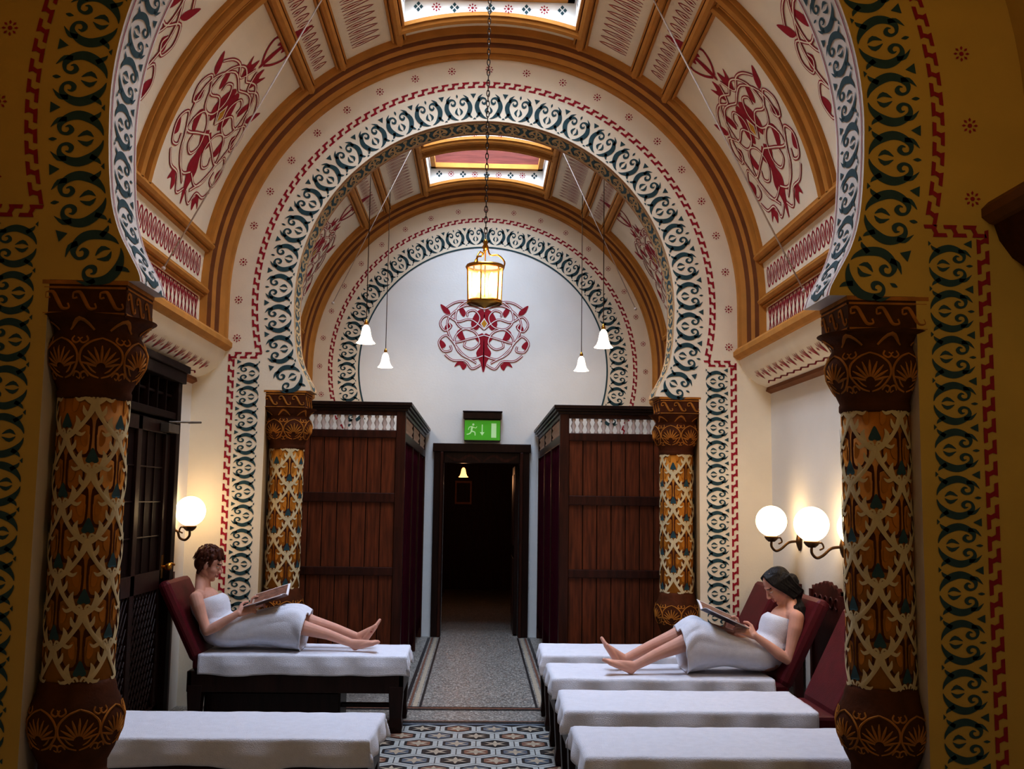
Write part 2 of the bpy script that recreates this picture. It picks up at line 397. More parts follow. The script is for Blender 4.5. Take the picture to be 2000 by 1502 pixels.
# ---------------------------------------------------------------- vaults
SS=.675
def vpt(s,y,dep=0):
    a=s/RV
    if abs(a)<=pi/2: return ((RV-dep)*math.sin(a),y,CZ+.02+(RV-dep)*math.cos(a))
    g=1 if s>0 else -1
    return (g*(RV-dep),y,CZ+.02-(abs(s)-RV*pi/2))
SMAX=RV*pi/2+.40
def linsp(a,b,n): return [a+(b-a)*k/n for k in range(n+1)]
def vault(name,y0,y1,holes,paint=True):
    mb=MB()
    sb=linsp(-SMAX,-SS,30)+linsp(-SS,SS,12)[1:]+linsp(SS,SMAX,30)[1:]
    ys=sorted(set([y0,y1]+[v for h in holes for v in h]))
    for i in range(len(sb)-1):
        for j in range(len(ys)-1):
            sm=(sb[i]+sb[i+1])/2; ym=(ys[j]+ys[j+1])/2
            if abs(sm)<SS and any(h[0]<ym<h[1] for h in holes): continue
            mb.F([mb.V(vpt(sb[i],ys[j])),mb.V(vpt(sb[i+1],ys[j])),mb.V(vpt(sb[i+1],ys[j+1])),mb.V(vpt(sb[i],ys[j+1]))],0,True)
    for h0,h1 in holes:
        zt=5.85; e=SS
        for g in(-1,1):
            a=vpt(g*e,h0); b=vpt(g*e,h1)
            mb.P([a,b,(b[0],b[1],zt),(a[0],a[1],zt)],4)
        for yy,ins in((h0,-1),(h1,1)):
            pts=[vpt(s,yy) for s in linsp(-e,e,10)]
            mb.grid([pts,[(p[0],yy,zt) for p in pts]],4,False)
        def dia(P):
            for k in range(-4,5):
                u=k*.14
                if k%2==0:
                    for dx,dz in((-.022,0),(.022,0),(0,.024),(0,-.024)):
                        mb.poly([(u+dx-.015,dz),(u+dx,dz+.018),(u+dx+.015,dz),(u+dx,dz-.018)],P,1)
                else: star(mb,P,u,0,.038,2)
        dia(lambda u,v,l=0:(u,h1-.003,5.395+v)); dia(lambda u,v,l=0:(-u,h0+.003,5.395+v))
        for g in(-1,1):
            for k in range(int((h1-h0)/.28)):
                y=h0+.14+k*.28
                for dx,dz in((-.022,0),(.022,0),(0,.024),(0,-.024)):
                    mb.poly([(y+dx-.015,dz),(y+dx,dz+.018),(y+dx+.015,dz),(y+dx,dz-.018)],lambda u,v,l=0:(g*.662,u,5.37+v),1)
    if paint:
        D=.003
        for g in(-1,1):
            ym=(y0+y1)/2; w=(y1-y0)/2
            for yc in(y0+.18+w*.46,y1-.18-w*.46):
                sc_=2.32
                medallion(mb,lambda u,v,l=0:vpt(g*(sc_-v),yc+u,D+l),0,-.07,.55,.60,2,0,3,True)
            for s0,s1 in((.83,1.18),(1.33,1.50)):
                sm=(s0+s1)/2; n=int((y1-y0-.6)/.10)
                for k in range(n):
                    y=y0+.35+k*.10; q=(s1-s0)*.34
                    mp=lambda u,v,l=0:vpt(g*(sm-v),y+u,D)
                    mb.stroke([(-.02,-q,.007),(-.032,-q*.3,.007),(0,q,.010),(.032,-q*.3,.007),(.02,-q,.007)],mp,2,n=3)
                    mb.poly([(-.008,-q*.4),(0,q*.3),(.008,-q*.4),(0,-q*.9)],mp,2)
            n=int((y1-y0-.45)/.09)
            for k in range(n):
                y=y0+.25+k*.09; mp=lambda u,v,l=0:vpt(g*(3.285-v),y+u,D)
                mb.stroke([(.034*math.cos(t),.075*math.sin(t),.014) for t in [2*pi*j/14 for j in range(14)]],mp,2,closed=True,raw=True)
                mb.poly([(-.010,0),(0,.045),(.010,0),(0,-.045)],mp,2)
                mp=lambda u,v,l=0:vpt(g*(3.635-v),y+u,D)
                for a in(-1,1):
                    mb.stroke([(-.045,a*.11,.015),(0,0,.015),(.045,-a*.11,.015)],mp,2,raw=True)
                    mb.poly([(-.018,a*.08),(0,a*.105),(.018,a*.08),(0,a*.05)],mp,2)
                for v_ in(-.112,.112): mb.stroke([(-.045,v_,.010),(.045,v_,.010)],mp,2,raw=True)
    return mb.obj(name,[CREAM,TEAL,RED,GOLD,WHITEW],'structure')
HOLES1=[(4.75,7.6)]; HOLES2=[(8.95,10.35),(10.66,11.72)]
vault('ceiling',Y1B,Y2A,HOLES1); vault('ceiling.001',Y2B,YE,HOLES2)
mb=MB(); ss=linsp(-SMAX,SMAX,60)
mb.grid([[vpt(s,y) for s in ss] for y in(-1.25,Y1A)],0,True); mb.obj('ceiling.002',[LAMPLITWALL],'structure')
# ribs
def prof(w,d=.05):
    return [(-w,0),(-w,d*.5),(-.72*w,d*.5),(-.6*w,d*.3),(-.45*w,d*.9),(0,d*1.1),(.45*w,d*.9),(.6*w,d*.3),(.72*w,d*.5),(w,d*.5),(w,0)]
PM=[0,0,1,0,0,0,0,1,0,0]
def rlong(mb,s,y0,y1,w=.05,d=.05):
    p=prof(w,d); rows=[[vpt(s+a,y,b) for a,b in p] for y in(y0,y1)]
    ids=mb.grid(rows,0,False,mf=lambda i,j:PM[j]); mb.F(ids[0],0); mb.F(ids[1],0)
def rring(mb,y,s0,s1,w=.05,d=.05,n=None):
    p=prof(w,d); n=n or max(4,int(abs(s1-s0)/.08)); rows=[[vpt(s,y+a,b) for a,b in p] for s in linsp(s0,s1,n)]
    mb.grid(rows,0,False,mf=lambda i,j:PM[j])
def bigring(mb,y,sg):
    p=[(0,0),(0,.165),(.05,.165),(.06,.14),(.075,.135),(.10,.155),(.125,.12),(.14,.085),(.155,.08),(.18,.10),(.20,.075),(.21,.045),(.25,.05),(.26,0)]
    rows=[[vpt(s,y-sg*a,b) for a,b in p] for s in linsp(-SMAX,SMAX,90)]
    mb.grid(rows,0,False,mf=lambda i,j:1 if j in(3,6,10) else 0)
def ribs(name,y0,y1,holes):
    mb=MB(); bigring(mb,y1,1); bigring(mb,y0,-1)
    a,b=y0+.24,y1-.24
    for g in(-1,1):
        for s in(1.25,3.10): rlong(mb,g*s,a,b,.052,.06)
        rlong(mb,g*1.57,a,b,.060,.07)
        rlong(mb,g*.745,a,b,.06,.06)
        rlong(mb,g*3.46,a,b,.045,.06)
        rlong(mb,g*3.81,a,b,.040,.08)
        ym=(a+b)/2
        for yy in(a+.03,ym-.07,ym+.07,b-.03): rring(mb,yy,g*1.60,g*3.08,.060,.06)
    for h in holes:
        for yy in(h[0]-.06,h[1]+.06): rring(mb,yy,-.76,.76,.06,.06)
    return mb.obj(name,[OCH,BROWNM],'structure')
ribs('trim_1',Y1B,Y2A,HOLES1); ribs('trim_2',Y2B,YE,HOLES2)
wi=1
for hs in(HOLES1,HOLES2):
    for h0,h1 in hs:
        mb=MB()
        for g in(-1,1): mb.box(g*.60,g*.655,h0+.005,h1-.005,5.455,5.51,0)
        mb.box(-.655,.655,h1-.07,h1-.004,5.455,5.51,0); mb.box(-.655,.655,h0+.004,h0+.07,5.455,5.51,0)
        mb.box(-.62,.62,h1-.03,h1-.005,5.51,5.84,1)
        for k in range(1,3): mb.box(-.66+k*.44-.015,-.66+k*.44+.015,h0,h1,5.86,5.89,0)
        mb.box(-.68,.68,h0-.01,h1+.01,5.92,5.95,2)
        mb.obj('window_%d'%wi,[OCH,BOARD,SKYG],'structure'); wi+=1
# cornices
for i,(nm,g) in enumerate((('trim_3',-1),('trim_4',1))):
    for y0,y1 in((-1.2,Y1A),(Y1B,Y2A),(Y2B,YE)):
        mb=MB()
        p=[(2.3,2.83),(2.03,2.83),(2.0,2.80),(2.0,2.765),(2.03,2.74),(2.05,2.735)]
        c=[(2.05,2.735),(2.07,2.67),(2.12,2.60),(2.19,2.55),(2.27,2.52)]
        e=[(2.27,2.52),(2.26,2.49),(2.30,2.47)]
        for L,mi in((p,0),(c,1),(e,2)): mb.grid([[(g*x,y,z) for x,z in L] for y in(y0,y1)],mi,L is c)
        cp=Path([(x,z) for x,z in reversed(c)])
        n=int((y1-y0-.1)/.16)
        for k in range(n):
            y=y0+.12+k*.16
            mp=lambda u,v,l=0:(lambda q:(g*q[0]-g*.004,y+u,q[1]-.003))(cp.at(.15+v,0))
            for t in(-1,0,1): mb.stroke([(0,-.05,.005),(t*.018,.0,.013),(t*.038,.045,.004)],mp,3,n=3)
            mb.poly([(.07,-.02),(.08,0),(.07,.02),(.06,0)],mp,3)
            for q in(-1,1): mb.stroke([(-.08,-.105,.012),(0,-.085,.012),(.08,-.105,.012)],mp,3,raw=True)
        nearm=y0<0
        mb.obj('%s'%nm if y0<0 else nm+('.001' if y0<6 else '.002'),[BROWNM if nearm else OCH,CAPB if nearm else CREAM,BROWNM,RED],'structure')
# ---------------------------------------------------------------- floor
mb=MB()
mb.P([(-2.4,-1.3,0),(2.4,-1.3,0),(2.4,7.55,0),(-2.4,7.55,0)],0)
mb.P([(-2.4,7.55,0),(2.4,7.55,0),(2.4,19.5,0),(-2.4,19.5,0)],1)
fm=lambda u,v,l=0:(u,v,.002+l)
a=.145; W=a*math.sqrt(3); row=0; y=2.6
while y<7.42:
    x=-2.15+(W/2 if row%2 else 0); ci=0
    while x<2.2:
        hx=[(x+a*.86*math.sin(k*pi/3),y+a*.86*math.cos(k*pi/3),.034) for k in range(6)]
        mb.stroke(hx,fm,2,closed=True,raw=True)
        mb.poly([(x+a*.60*math.sin(k*pi/3),y+a*.60*math.cos(k*pi/3)) for k in range(6)],fm,(3,5,6)[(row+ci)%3],.0)
        for k in range(6):
            t=k*pi/3
            mb.poly([(x+a*.58*math.sin(t),y+a*.58*math.cos(t)),(x+a*.20*math.sin(t+.6),y+a*.20*math.cos(t+.6)),(x,y),(x+a*.20*math.sin(t-.6),y+a*.20*math.cos(t-.6))],fm,4,.001)
        x+=W; ci+=1
    y+=a*1.5; row+=1
for yy,w,mi in((7.50,.05,5),(7.57,.03,0),(7.62,.02,3),(8.02,.03,0),(8.07,.04,3),(8.12,.02,0)): mb.P([(-2.2,yy,.0035),(2.2,yy,.0035),(2.2,yy+w,.0035),(-2.2,yy+w,.0035)],mi)
for g in(-1,1):
    for x,w,mi in((.44,.02,0),(.475,.035,4),(.525,.02,3),(.56,.03,0)): mb.P([(g*x,8.14,.003),(g*(x+w),8.14,.003),(g*(x+w),12.1,.003),(g*x,12.1,.003)],mi)
mb.obj('floor',[BLACK,TERR,GBLUE,RUST,BUFF,NAVY,BLACK],'structure')
# ---------------------------------------------------------------- columns
def interp(p,z):
    for i in range(len(p)-1):
        if p[i][1]<=z<=p[i+1][1]:
            t=(z-p[i][1])/(p[i+1][1]-p[i][1] or 1); return p[i][0]+(p[i+1][0]-p[i][0])*t
    return p[0][0] if z<p[0][1] else p[-1][0]
def palm(mb,mp,u,z,s,mi):
    """carved palmette: fan of petals in an arched frame with side curls"""
    for q in range(-4,5):
        a=q*.33; L=s*(.50-.015*abs(q)); c_,s_=math.cos(a),math.sin(a)
        mb.stroke([(u+s_*s*.10,z-.22*s+c_*s*.10,.04*s),(u+s_*L*.65,z-.22*s+c_*L*.65,.062*s),(u+s_*L,z-.22*s+c_*L,.02*s)],mp,mi,n=3,ridge=.006)
    for g in(-1,1):
        mb.stroke([(u+g*.03*s,z-.45*s,.035*s),(u+g*.26*s,z-.36*s,.05*s),(u+g*.44*s,z-.10*s,.055*s),(u+g*.42*s,z+.16*s,.055*s),(u+g*.24*s,z+.36*s,.05*s),(u,z+.46*s,.04*s)],mp,mi,n=4,ridge=.007)
        mb.stroke([(u+g*.28*s,z-.42*s,.04*s),(u+g*.36*s,z-.32*s,.045*s),(u+g*.46*s,z-.36*s,.045*s),(u+g*.44*s,z-.47*s,.035*s),(u+g*.37*s,z-.43*s,.03*s)],mp,mi,n=4,ridge=.005)
        mb.stroke([(u+g*.34*s,z+.50*s,.04*s),(u+g*.30*s,z+.40*s,.045*s),(u+g*.40*s,z+.33*s,.045*s),(u+g*.48*s,z+.40*s,.035*s),(u+g*.42*s,z+.46*s,.03*s)],mp,mi,n=4,ridge=.005)
        mb.stroke([(u+g*.10*s,z-.34*s,.02*s),(u+g*.20*s,z-.28*s,.045*s),(u+g*.30*s,z-.16*s,.02*s)],mp,mi,n=3,ridge=.004)
def column(cx,cy):
    C=(cx,cy,0)
    mb=MB(); r=.132
    mb.lathe([(r,.80),(r,2.04)],C,48,0)
    NU=4; H=.27; w=2*pi*r/NU
    mp0=lambda u,v,l=0:(cx+(r+.002+l)*math.sin(u/r),cy-(r+.002+l)*math.cos(u/r),v)
    rowi=0; z=.74
    while z<2.0:
        for k in range(NU):
            u=(k+(.25 if rowi%2 else .75))*w
            def Q(p,g=1): return (u+g*p[0]*w,z+p[1]*H)
            def PL(L,g,mi,lf,n=4):
                pts=[Q(p,g) for p in cr(L,n,True)]
                if all(.86<p[1]<2.03 for p in pts): mb.poly(pts,mp0,mi,lf)
            def ST(L,g,mi,lf,rd=0):
                pts=[Q(p[:2],g)+(p[2],) for p in cr(L,6)]
                pts=[p for p in pts if .885<p[1]<2.0]
                if len(pts)>2: mb.stroke(pts,mp0,mi,raw=True,lift=lf,ridge=rd)
            for g in(-1,1):
                # dark rounded lobes either side of an ochre centre stripe
                PL([(.035,.30),(.13,.20),(.30,.26),(.39,.44),(.33,.62),(.17,.76),(.035,.74)],g,1,0)
                PL([(.10,.40),(.15,.36),(.21,.44),(.20,.56),(.12,.60)],g,0,.0015,3)
                # continuous pale ogee strap from knot to knot, with hooked barbs
                ST([(.0,-.01,.026),(.10,.035,.024),(.24,.13,.018),(.36,.25,.016),(.44,.37,.022),(.5,.50,.026)],g,2,.003,.002)
                ST([(.16,.08,.016),(.22,.20,.020),(.18,.30,.003)],g,2,.0032)
                ST([(.40,.30,.018),(.33,.36,.016),(.30,.45,.003)],g,2,.0032)
                ST([(.16,.08,.014),(.28,.03,.014),(.36,.07,.003)],g,2,.0032)
                ST([(.02,.05,.008),(.06,.105,.009),(.11,.08,.008),(.08,.045,.006)],g,2,.004,.001)
            PL([(0,.34),(.07,.24),(.11,.15),(.05,.12),(0,.14),(-.05,.12),(-.11,.15),(-.07,.24)],1,3,.0045)
            PL([(0,-.07),(.05,-.01),(0,.05),(-.05,-.01)],1,2,.005)
        z+=H*.5; rowi+=1
    shaft=mb.obj('shaft',[SHAFT,SHB,SHC,TEAL])
    mb=MB()
    cp=[(.135,1.97),(.142,1.98),(.142,2.00),(.138,2.01),(.160,2.06),(.186,2.11),(.192,2.16),(.180,2.205),(.166,2.23),(.170,2.25),(.195,2.275),(.225,2.295)]
    mb.lathe(cp,C,48,1)
    def lm(u,v,l=0):
        rr=interp(cp,v)+.002+l; t=u/.18; return (cx+rr*math.sin(t),cy-rr*math.cos(t),v)
    for k in range(7):
        palm(mb,lm,(k+.5)*2*pi*.18/7,2.125,.17,0)
        mb.stroke([(k*2*pi*.18/7-.05,2.235,.008),(k*2*pi*.18/7,2.275,.014),(k*2*pi*.18/7+.05,2.235,.008)],lm,0,n=4,ridge=.005)
    mb.box(cx-.161,cx+.161,cy-.161,cy+.161,2.288,2.415,1); mb.box(cx-.166,cx+.166,cy-.166,cy+.166,2.415,2.431,0)
    for face in range(4):
        t=face*pi/2; c_,s_=math.cos(t),math.sin(t)
        def am(u,v,l=0,c_=c_,s_=s_):
            X,Y=u,-(.161+.002+l); return (cx+X*c_-Y*s_,cy+X*s_+Y*c_,2.352+v)
        for u0 in(-.105,0,.105):
            mb.stroke([(u0-.045,.03,.008),(u0-.02,.032,.014),(u0,0,.016),(u0+.02,-.032,.014),(u0+.045,-.03,.008),(u0+.04,-.012,.008)],am,0,n=4,ridge=.006)
            mb.stroke([(u0-.045,.03,.008),(u0-.045,.008,.008),(u0-.028,.012,.008)],am,0,n=3,ridge=.005)
        for v in(-.052,.050): mb.stroke([(-.158,v,.009),(.158,v,.009)],am,0,raw=True,ridge=.004)
    cap=mb.obj('capital',[CAPO,CAPB])
    mb=MB()
    bp=[(.19,.0),(.19,.10),(.165,.12),(.165,.42),(.18,.44),(.185,.47),(.16,.50),(.125,.53),(.125,.57),(.150,.62),(.172,.69),(.178,.745),(.165,.80),(.148,.835),(.145,.855),(.140,.87),(.134,.885)]
    mb.lathe(bp,C,48,1)
    def lb(u,v,l=0):
        rr=interp(bp,v)+.002+l; t=u/.17; return (cx+rr*math.sin(t),cy-rr*math.cos(t),v)
    for k in range(7):
        palm(mb,lb,(k+.5)*2*pi*.17/7,.715,.165,0)
        scroll(mb,lb,k*2*pi*.17/7,.27,.14,.24,0,False,ridge=.008)
    base=mb.obj('base',[CAPO,CAPB])
    return thing('column','patterned ochre and brown engaged column with carved capital, carrying a horseshoe arch','column',(cx,cy,0),[shaft,cap,base],'horseshoe arch columns')
col=column(-1.58,Y1A+.165)
dup(col,(1.605,Y1A+.165,0)); dup(col,(-1.57,Y2A+.165,0)); dup(col,(1.57,Y2A+.165,0))
# ---------------------------------------------------------------- changing cubicles
def baluster(loc):
    mb=MB(); mb.lathe([(.016,0),(.020,.01),(.010,.03),(.024,.065),(.010,.10),(.020,.12),(.016,.135)],loc,10,0); return mb.obj('baluster',[BONE])
def cubicle(g):
    parts=[]; X0,X1=.67,2.18; YF=8.9
    mb=MB()
    for x in(X0,X1-.07): mb.box(g*x,g*(x+.08),YF-.03,YF+.05,0,2.35)
    for z0,z1 in((.02,.16),(.94,1.01),(1.56,1.64),(2.115,2.18),(2.31,2.35)): mb.box(g*(X0+.08),g*(X1-.07),YF-.025,YF+.03,z0,z1)
    for y in(9.95,11.0,12.12): mb.box(g*X0,g*(X0+.07),y,y+.07,0,2.35)
    for z0,z1 in((2.085,2.165),(2.31,2.35)): mb.box(g*X0,g*(X0+.05),YF+.05,12.18,z0,z1)
    parts.append(mb.obj('frame',[WOOD],bevel=.005))
    mb=MB(); n=11; w=(X1-.07-X0-.08)/n
    for i in range(n): mb.box(g*(X0+.08+i*w+.003),g*(X0+.08+(i+1)*w-.003),YF,YF+.022,.1,2.13)
    mb.box(g*(X0+.08),g*(X1-.07),YF+.018,YF+.03,.1,2.13,1)
    parts.append(mb.obj('plank_panel',[WOODP,WOODD],bevel=.004))
    mb=MB()
    for d,z0,z1 in((.02,2.345,2.37),(.04,2.37,2.39),(.055,2.39,2.42)):
        mb.box(g*(X0-d),g*X1,YF-.03-d,YF+.06,z0,z1); mb.box(g*(X0-d),g*(X0+.08),YF+.06,12.18,z0,z1)
    parts.append(mb.obj('cornice',[WOODD],bevel=.004))
    b0=baluster((0,0,0)); first=True
    locs=[(g*(X0+.12+i*.066),YF+.01,2.178) for i in range(21)]+[(g*(X0+.025),YF+.12+i*.13,2.17) for i in range(24)]
    for L in locs:
        o=b0 if first else b0.copy()
        if not first: COL.objects.link(o)
        first=False; o.location=L; parts.append(o)
    for k,(a,b) in enumerate(((8.98,9.94),(10.03,10.98),(11.08,12.10))):
        mb=MB(); rows=[]
        for i in range(13):
            z=.12+(2.10-.12)*i/12; rows.append([(g*(X0+.03)+.022*math.sin(j*.9+k+ .2*math.sin(i*.5))*(1-.3*i/12)+.006*math.sin(j*2.3),a+(b-a)*j/60,z) for j in range(61)])
        mb.grid(rows,0,True); parts.append(mb.obj('curtain',[CURT],solid=.004))
    mb=MB(); mb.tube([(g*(X0+.03),8.95,2.07),(g*(X0+.03),12.15,2.07)],.012,8); parts.append(mb.obj('curtain_rail',[WOODD]))
    return thing('changing_cubicle','dark mahogany plank changing cubicle with spindle frieze and burgundy curtains','cubicle',(g*1.4,10.5,0),parts,'changing cubicles')
cubicle(-1); cubicle(1)
# ---------------------------------------------------------------- door at the end, corridor
mb=MB()
for g in(-1,1): mb.box(g*.45,g*.565,YE-.05,YE+.1,0,2.19)
mb.box(-.58,.58,YE-.065,YE+.1,2.15,2.25); mb.box(-.45,.45,YE-.03,YE+.08,2.02,2.15,0)
for g in(-1,1):
    mb.stroke([(g*.02,2.04,.02),(g*.14,2.11,.03),(g*.28,2.05,.035),(g*.42,2.11,.02)],lambda u,v,l=0:(u,YE-.034,v),1,n=6)
    mb.box(g*.455,g*.49,YE-.07,YE-.04,0,2.15,1)
fr=mb.obj('door_frame',[WOODD,WOOD],bevel=.006)
mb=MB()
mb.box(.40,.445,YE+.12,YE+.95,.02,2.0,0)
for z0,z1 in((.2,.9),(1.05,1.9)): mb.box(.39,.40,YE+.22,YE+.85,z0,z1,1)
lf=mb.obj('door_leaf',[WOODD,WOOD],bevel=.004)
e=thing('door_1',None,None,(0,YE,0),[fr,lf],kind='structure')
mb=MB()
for g in(-1,1): mb.box(g*.62,g*.70,YE+.2,18.6,0,2.5)
mb.box(-.7,.7,YE+.2,18.6,2.45,2.55); mb.box(-.7,.7,18.5,18.6,0,2.5)
for g in(-1,1):
    for k in range(7): mb.box(g*.60,g*.625,YE+.3+k*.9,YE+.36+k*.9,0,2.45)
for x in(-.3,0,.3): mb.box(x-.02,x+.02,18.47,18.5,0,1.3)
mb.box(-.6,.6,18.46,18.5,1.3,1.36)
mb.obj('wall_corridor',[CORR],'structure')
mb=MB(); mb.box(-.46,-.16,18.44,18.5,1.50,1.92,0); mb.box(-.43,-.19,18.435,18.44,1.54,1.88,1)
tag(mb.obj('framed_notice',[LAMPLITFRAME,CORR],bevel=.004),'small dark framed notice on the corridor end wall','picture frame')
# ---------------------------------------------------------------- pendants
def pendant(x,y,z,ceil,name='pendant_lamp',grp='tulip pendant lamps',lab='white tulip glass pendant lamp on a long thin cord',m=None,k=1.0):
    mb=MB()
    o_=[(.014,.12),(.020,.11),(.032,.095),(.040,.06),(.047,.02),(.062,-.02),(.085,-.045)]
    o_=[(a*k,b*k) for a,b in o_]
    rows=[[(x+r*math.cos(2*pi*j/28),y+r*math.sin(2*pi*j/28),z+h) for j in range(28)] for r,h in o_+[(r-.005*k,h) for r,h in reversed(o_)]]
    mb.grid(rows,0,True,cv=True); sh=mb.obj('lamp_shade',[m or SHADE])
    mb=MB(); mb.lathe([(a*k,b*k) for a,b in [(.006,.115),(.018,.12),(.018,.145),(.010,.155),(.006,.17)]],(x,y,z),14); gal=mb.obj('lamp_fitting',[BRASS])
    mb=MB(); mb.tube([(x,y,z+.165*k),(x,y,ceil)],.004,6); mb.lathe([(.035,ceil-.03),(.03,ceil-.01),(.02,ceil)],(x,y,0),14); co=mb.obj('cord',[IRON])
    return thing(name,lab,'lamp',(x,y,z),[sh,gal,co],grp)
pd=pendant(-1.05,9.0,3.0,5.09)
dup(pd,(1.06,9.0,3.0)); dup(pd,(-1.09,11.3,3.08)); dup(pd,(1.09,11.3,3.08))
pendant(-.26,15.0,1.95,2.45,lab='small amber glowing pendant lamp inside the dark corridor',grp=None,m=SHADEW,k=.85)
# ---------------------------------------------------------------- globe sconces
def sconce(g,y,z,wx,gx):
    mb=MB(); mb.ell((gx,y,z),.110,nu=20,nv=32); gl=mb.obj('glass_globe',[GLOBE])
    mb=MB(); zb=z-.112
    mb.lathe([(.022,-.035),(.040,-.02),(.050,-.004),(.048,.004),(.03,.006)],(gx,y,zb),18)
    mb.tube(cr([(gx,y,zb-.03),(gx,y,zb-.07),(gx+g*.03,y,zb-.10),(gx+g*.07,y,zb-.085),((gx+wx)/2+g*.02,y,zb-.04),(wx-g*.02,y,zb-.03)],5),.009,8)
    mb.tube(cr([(gx+g*.02,y,zb-.02),(gx+g*.06,y,zb-.005),(gx+g*.075,y,zb-.035),(gx+g*.05,y,zb-.05)],5),.006,8)
    arm=mb.obj('arm',[IRON])
    mb=MB(); rows=[[(wx-g*d,y+r*math.cos(2*pi*j/20),zb-.03+1.5*r*math.sin(2*pi*j/20)) for j in range(20)] for r,d in((.045,.002),(.045,.012),(.03,.022),(.012,.03))]
    ids=mb.grid(rows,0,True,cv=True); mb.F(ids[-1]); bk=mb.obj('wall_plate',[IRON])
    return thing('wall_lamp','bronze wall lamp with a glowing white glass globe','lamp',(wx,y,z),[gl,arm,bk],'globe wall lamps')
sconce(-1,7.74,1.48,-2.3,-2.165)
s1=sconce(1,7.4,1.47,2.3,2.09); dup(s1,(2.3,6.5,1.47)); dup(s1,(2.3,5.70,1.47))
# ---------------------------------------------------------------- lantern
LX,LY=-0.01,6.2
mb=MB()
for z,r in((2.80,.105),(3.02,.115)):
    mb.lathe([(r-.012,z-.004),(r,z-.012),(r+.006,z),(r,z+.012),(r-.012,z+.006)],(LX,LY,0),32,cap=False)
mb.lathe([(.004,2.765),(.03,2.775),(.07,2.785),(.098,2.795),(.10,2.80)],(LX,LY,0),28,cap=False)
for k in range(6):
    t=k*pi/3+.3; c_,s_=math.cos(t),math.sin(t); mb.tube([(LX+.106*c_,LY+.106*s_,2.80),(LX+.113*c_,LY+.113*s_,3.02)],.0045,8)
for k in range(3):
    t=k*2*pi/3+.1; c_,s_=math.cos(t),math.sin(t)
    mb.tube(cr([(LX+.113*c_,LY+.113*s_,3.02),(LX+.12*c_,LY+.12*s_,3.06),(LX+.08*c_,LY+.08*s_,3.10),(LX+.03*c_,LY+.03*s_,3.10),(LX+.012*c_,LY+.012*s_,3.15)],4),.005,8)
mb.lathe([(.01,3.13),(.022,3.145),(.012,3.165),(.016,3.18),(.005,3.20)],(LX,LY,0),14)
mb.tube([(LX,LY,2.79),(LX,LY,3.14)],.004,8)
fr=mb.obj('lantern_frame',[BRASS])
mb=MB(); mb.lathe([(.100,2.805),(.108,3.015)],(LX,LY,0),32,cap=False); gl=mb.obj('lantern_glass',[GLASS])
mb=MB()
for k in range(3):
    t=k*2*pi/3-.4; x,y=LX+.045*math.cos(t),LY+.045*math.sin(t)
    mb.lathe([(.012,2.86),(.018,2.89),(.020,2.92),(.014,2.96),(.003,2.985)],(x,y,0),14)
bl=mb.obj('bulb',[BULB])
mb=MB(); z=3.20; k=0
while z<5.88:
    pts=[]
    for j in range(10):
        t=2*pi*j/10; a_,b_=.009*math.cos(t),.022*math.sin(t); pts.append((LX+(a_ if k%2 else 0),LY+(0 if k%2 else a_),z+.018+b_))
    mb.tube(pts,.003,6,closed=True); z+=.034; k+=1
ch=mb.obj('chain',[CHAIN])
thing('hanging_lantern','round brass lantern with glowing bulbs hanging on a long chain','lamp',(LX,LY,2.78),[fr,gl,bl,ch])
for i,(a,b) in enumerate((((-2.1,6.6,3.06),(-1.07,6.6,5.06)),((2.1,6.6,3.0),(1.07,6.6,5.06)),((-1.5,10.0,3.5),(-.70,10.0,5.23)),((1.5,10.0,3.5),(.70,10.0,5.23)))):
    mb=MB(); mb.tube([a,b],.0055 if i<2 else .0045,6); mb.ell(a,.015,nu=6,nv=8); mb.ell(b,.015,nu=6,nv=8)
    tag(mb.obj('skylight_cord',[ROPE]),'thin pale opening cord stretched from skylight to cornice','cord','skylight opening cords')
# ---------------------------------------------------------------- exit sign
mb=MB(); mb.box(-.215,.215,YE-.10,YE-.005,2.28,2.535); b_=mb.obj('sign_body',[STEEL],bevel=.006)
mb=MB(); ex=lambda u,v,l=0:(u,YE-.106-l,2.405+v)
mb.poly([(-.21,-.115),(.21,-.115),(.21,.12),(-.21,.12)],ex,0)
mb.poly([(.105,-.085),(.165,-.085),(.165,.085),(.105,.085)],ex,1,.002)
mb.poly([(-.008,.07),(.004,.07),(.004,-.02),(.026,-.02),(-.002,-.062),(-.030,-.02),(-.008,-.02)],ex,1,.002)
X=-.12
mb.poly([(X+.014*math.cos(k*pi/5)+.012,.068+.014*math.sin(k*pi/5)) for k in range(10)],ex,1,.002)
for P in([(X+.005,.045,.024),(X-.005,.02,.022),(X-.008,-.012,.020)],[(X-.008,-.012,.016),(X+.03,-.022,.014),(X+.035,-.062,.011)],[(X-.008,-.012,.016),(X-.03,-.04,.014),(X-.065,-.05,.011)],[(X+.005,.04,.011),(X+.04,.028,.010),(X+.055,.045,.008)],[(X,.045,.011),(X-.035,.035,.010),(X-.045,.005,.008)]): mb.stroke(P,ex,1,n=3,lift=.002)
f_=mb.obj('sign_face',[GREEN,EXITW])
mb=MB(); mb.box(-.225,.225,YE-.13,YE-.003,2.54,2.62); mb.box(-.235,.235,YE-.14,YE-.003,2.62,2.635); h_=mb.obj('sign_housing',[WOODD],bevel=.006)
thing('exit_sign','green illuminated emergency exit sign with white running figure, arrow and door','sign',(0,YE-.05,2.28),[b_,f_,h_])
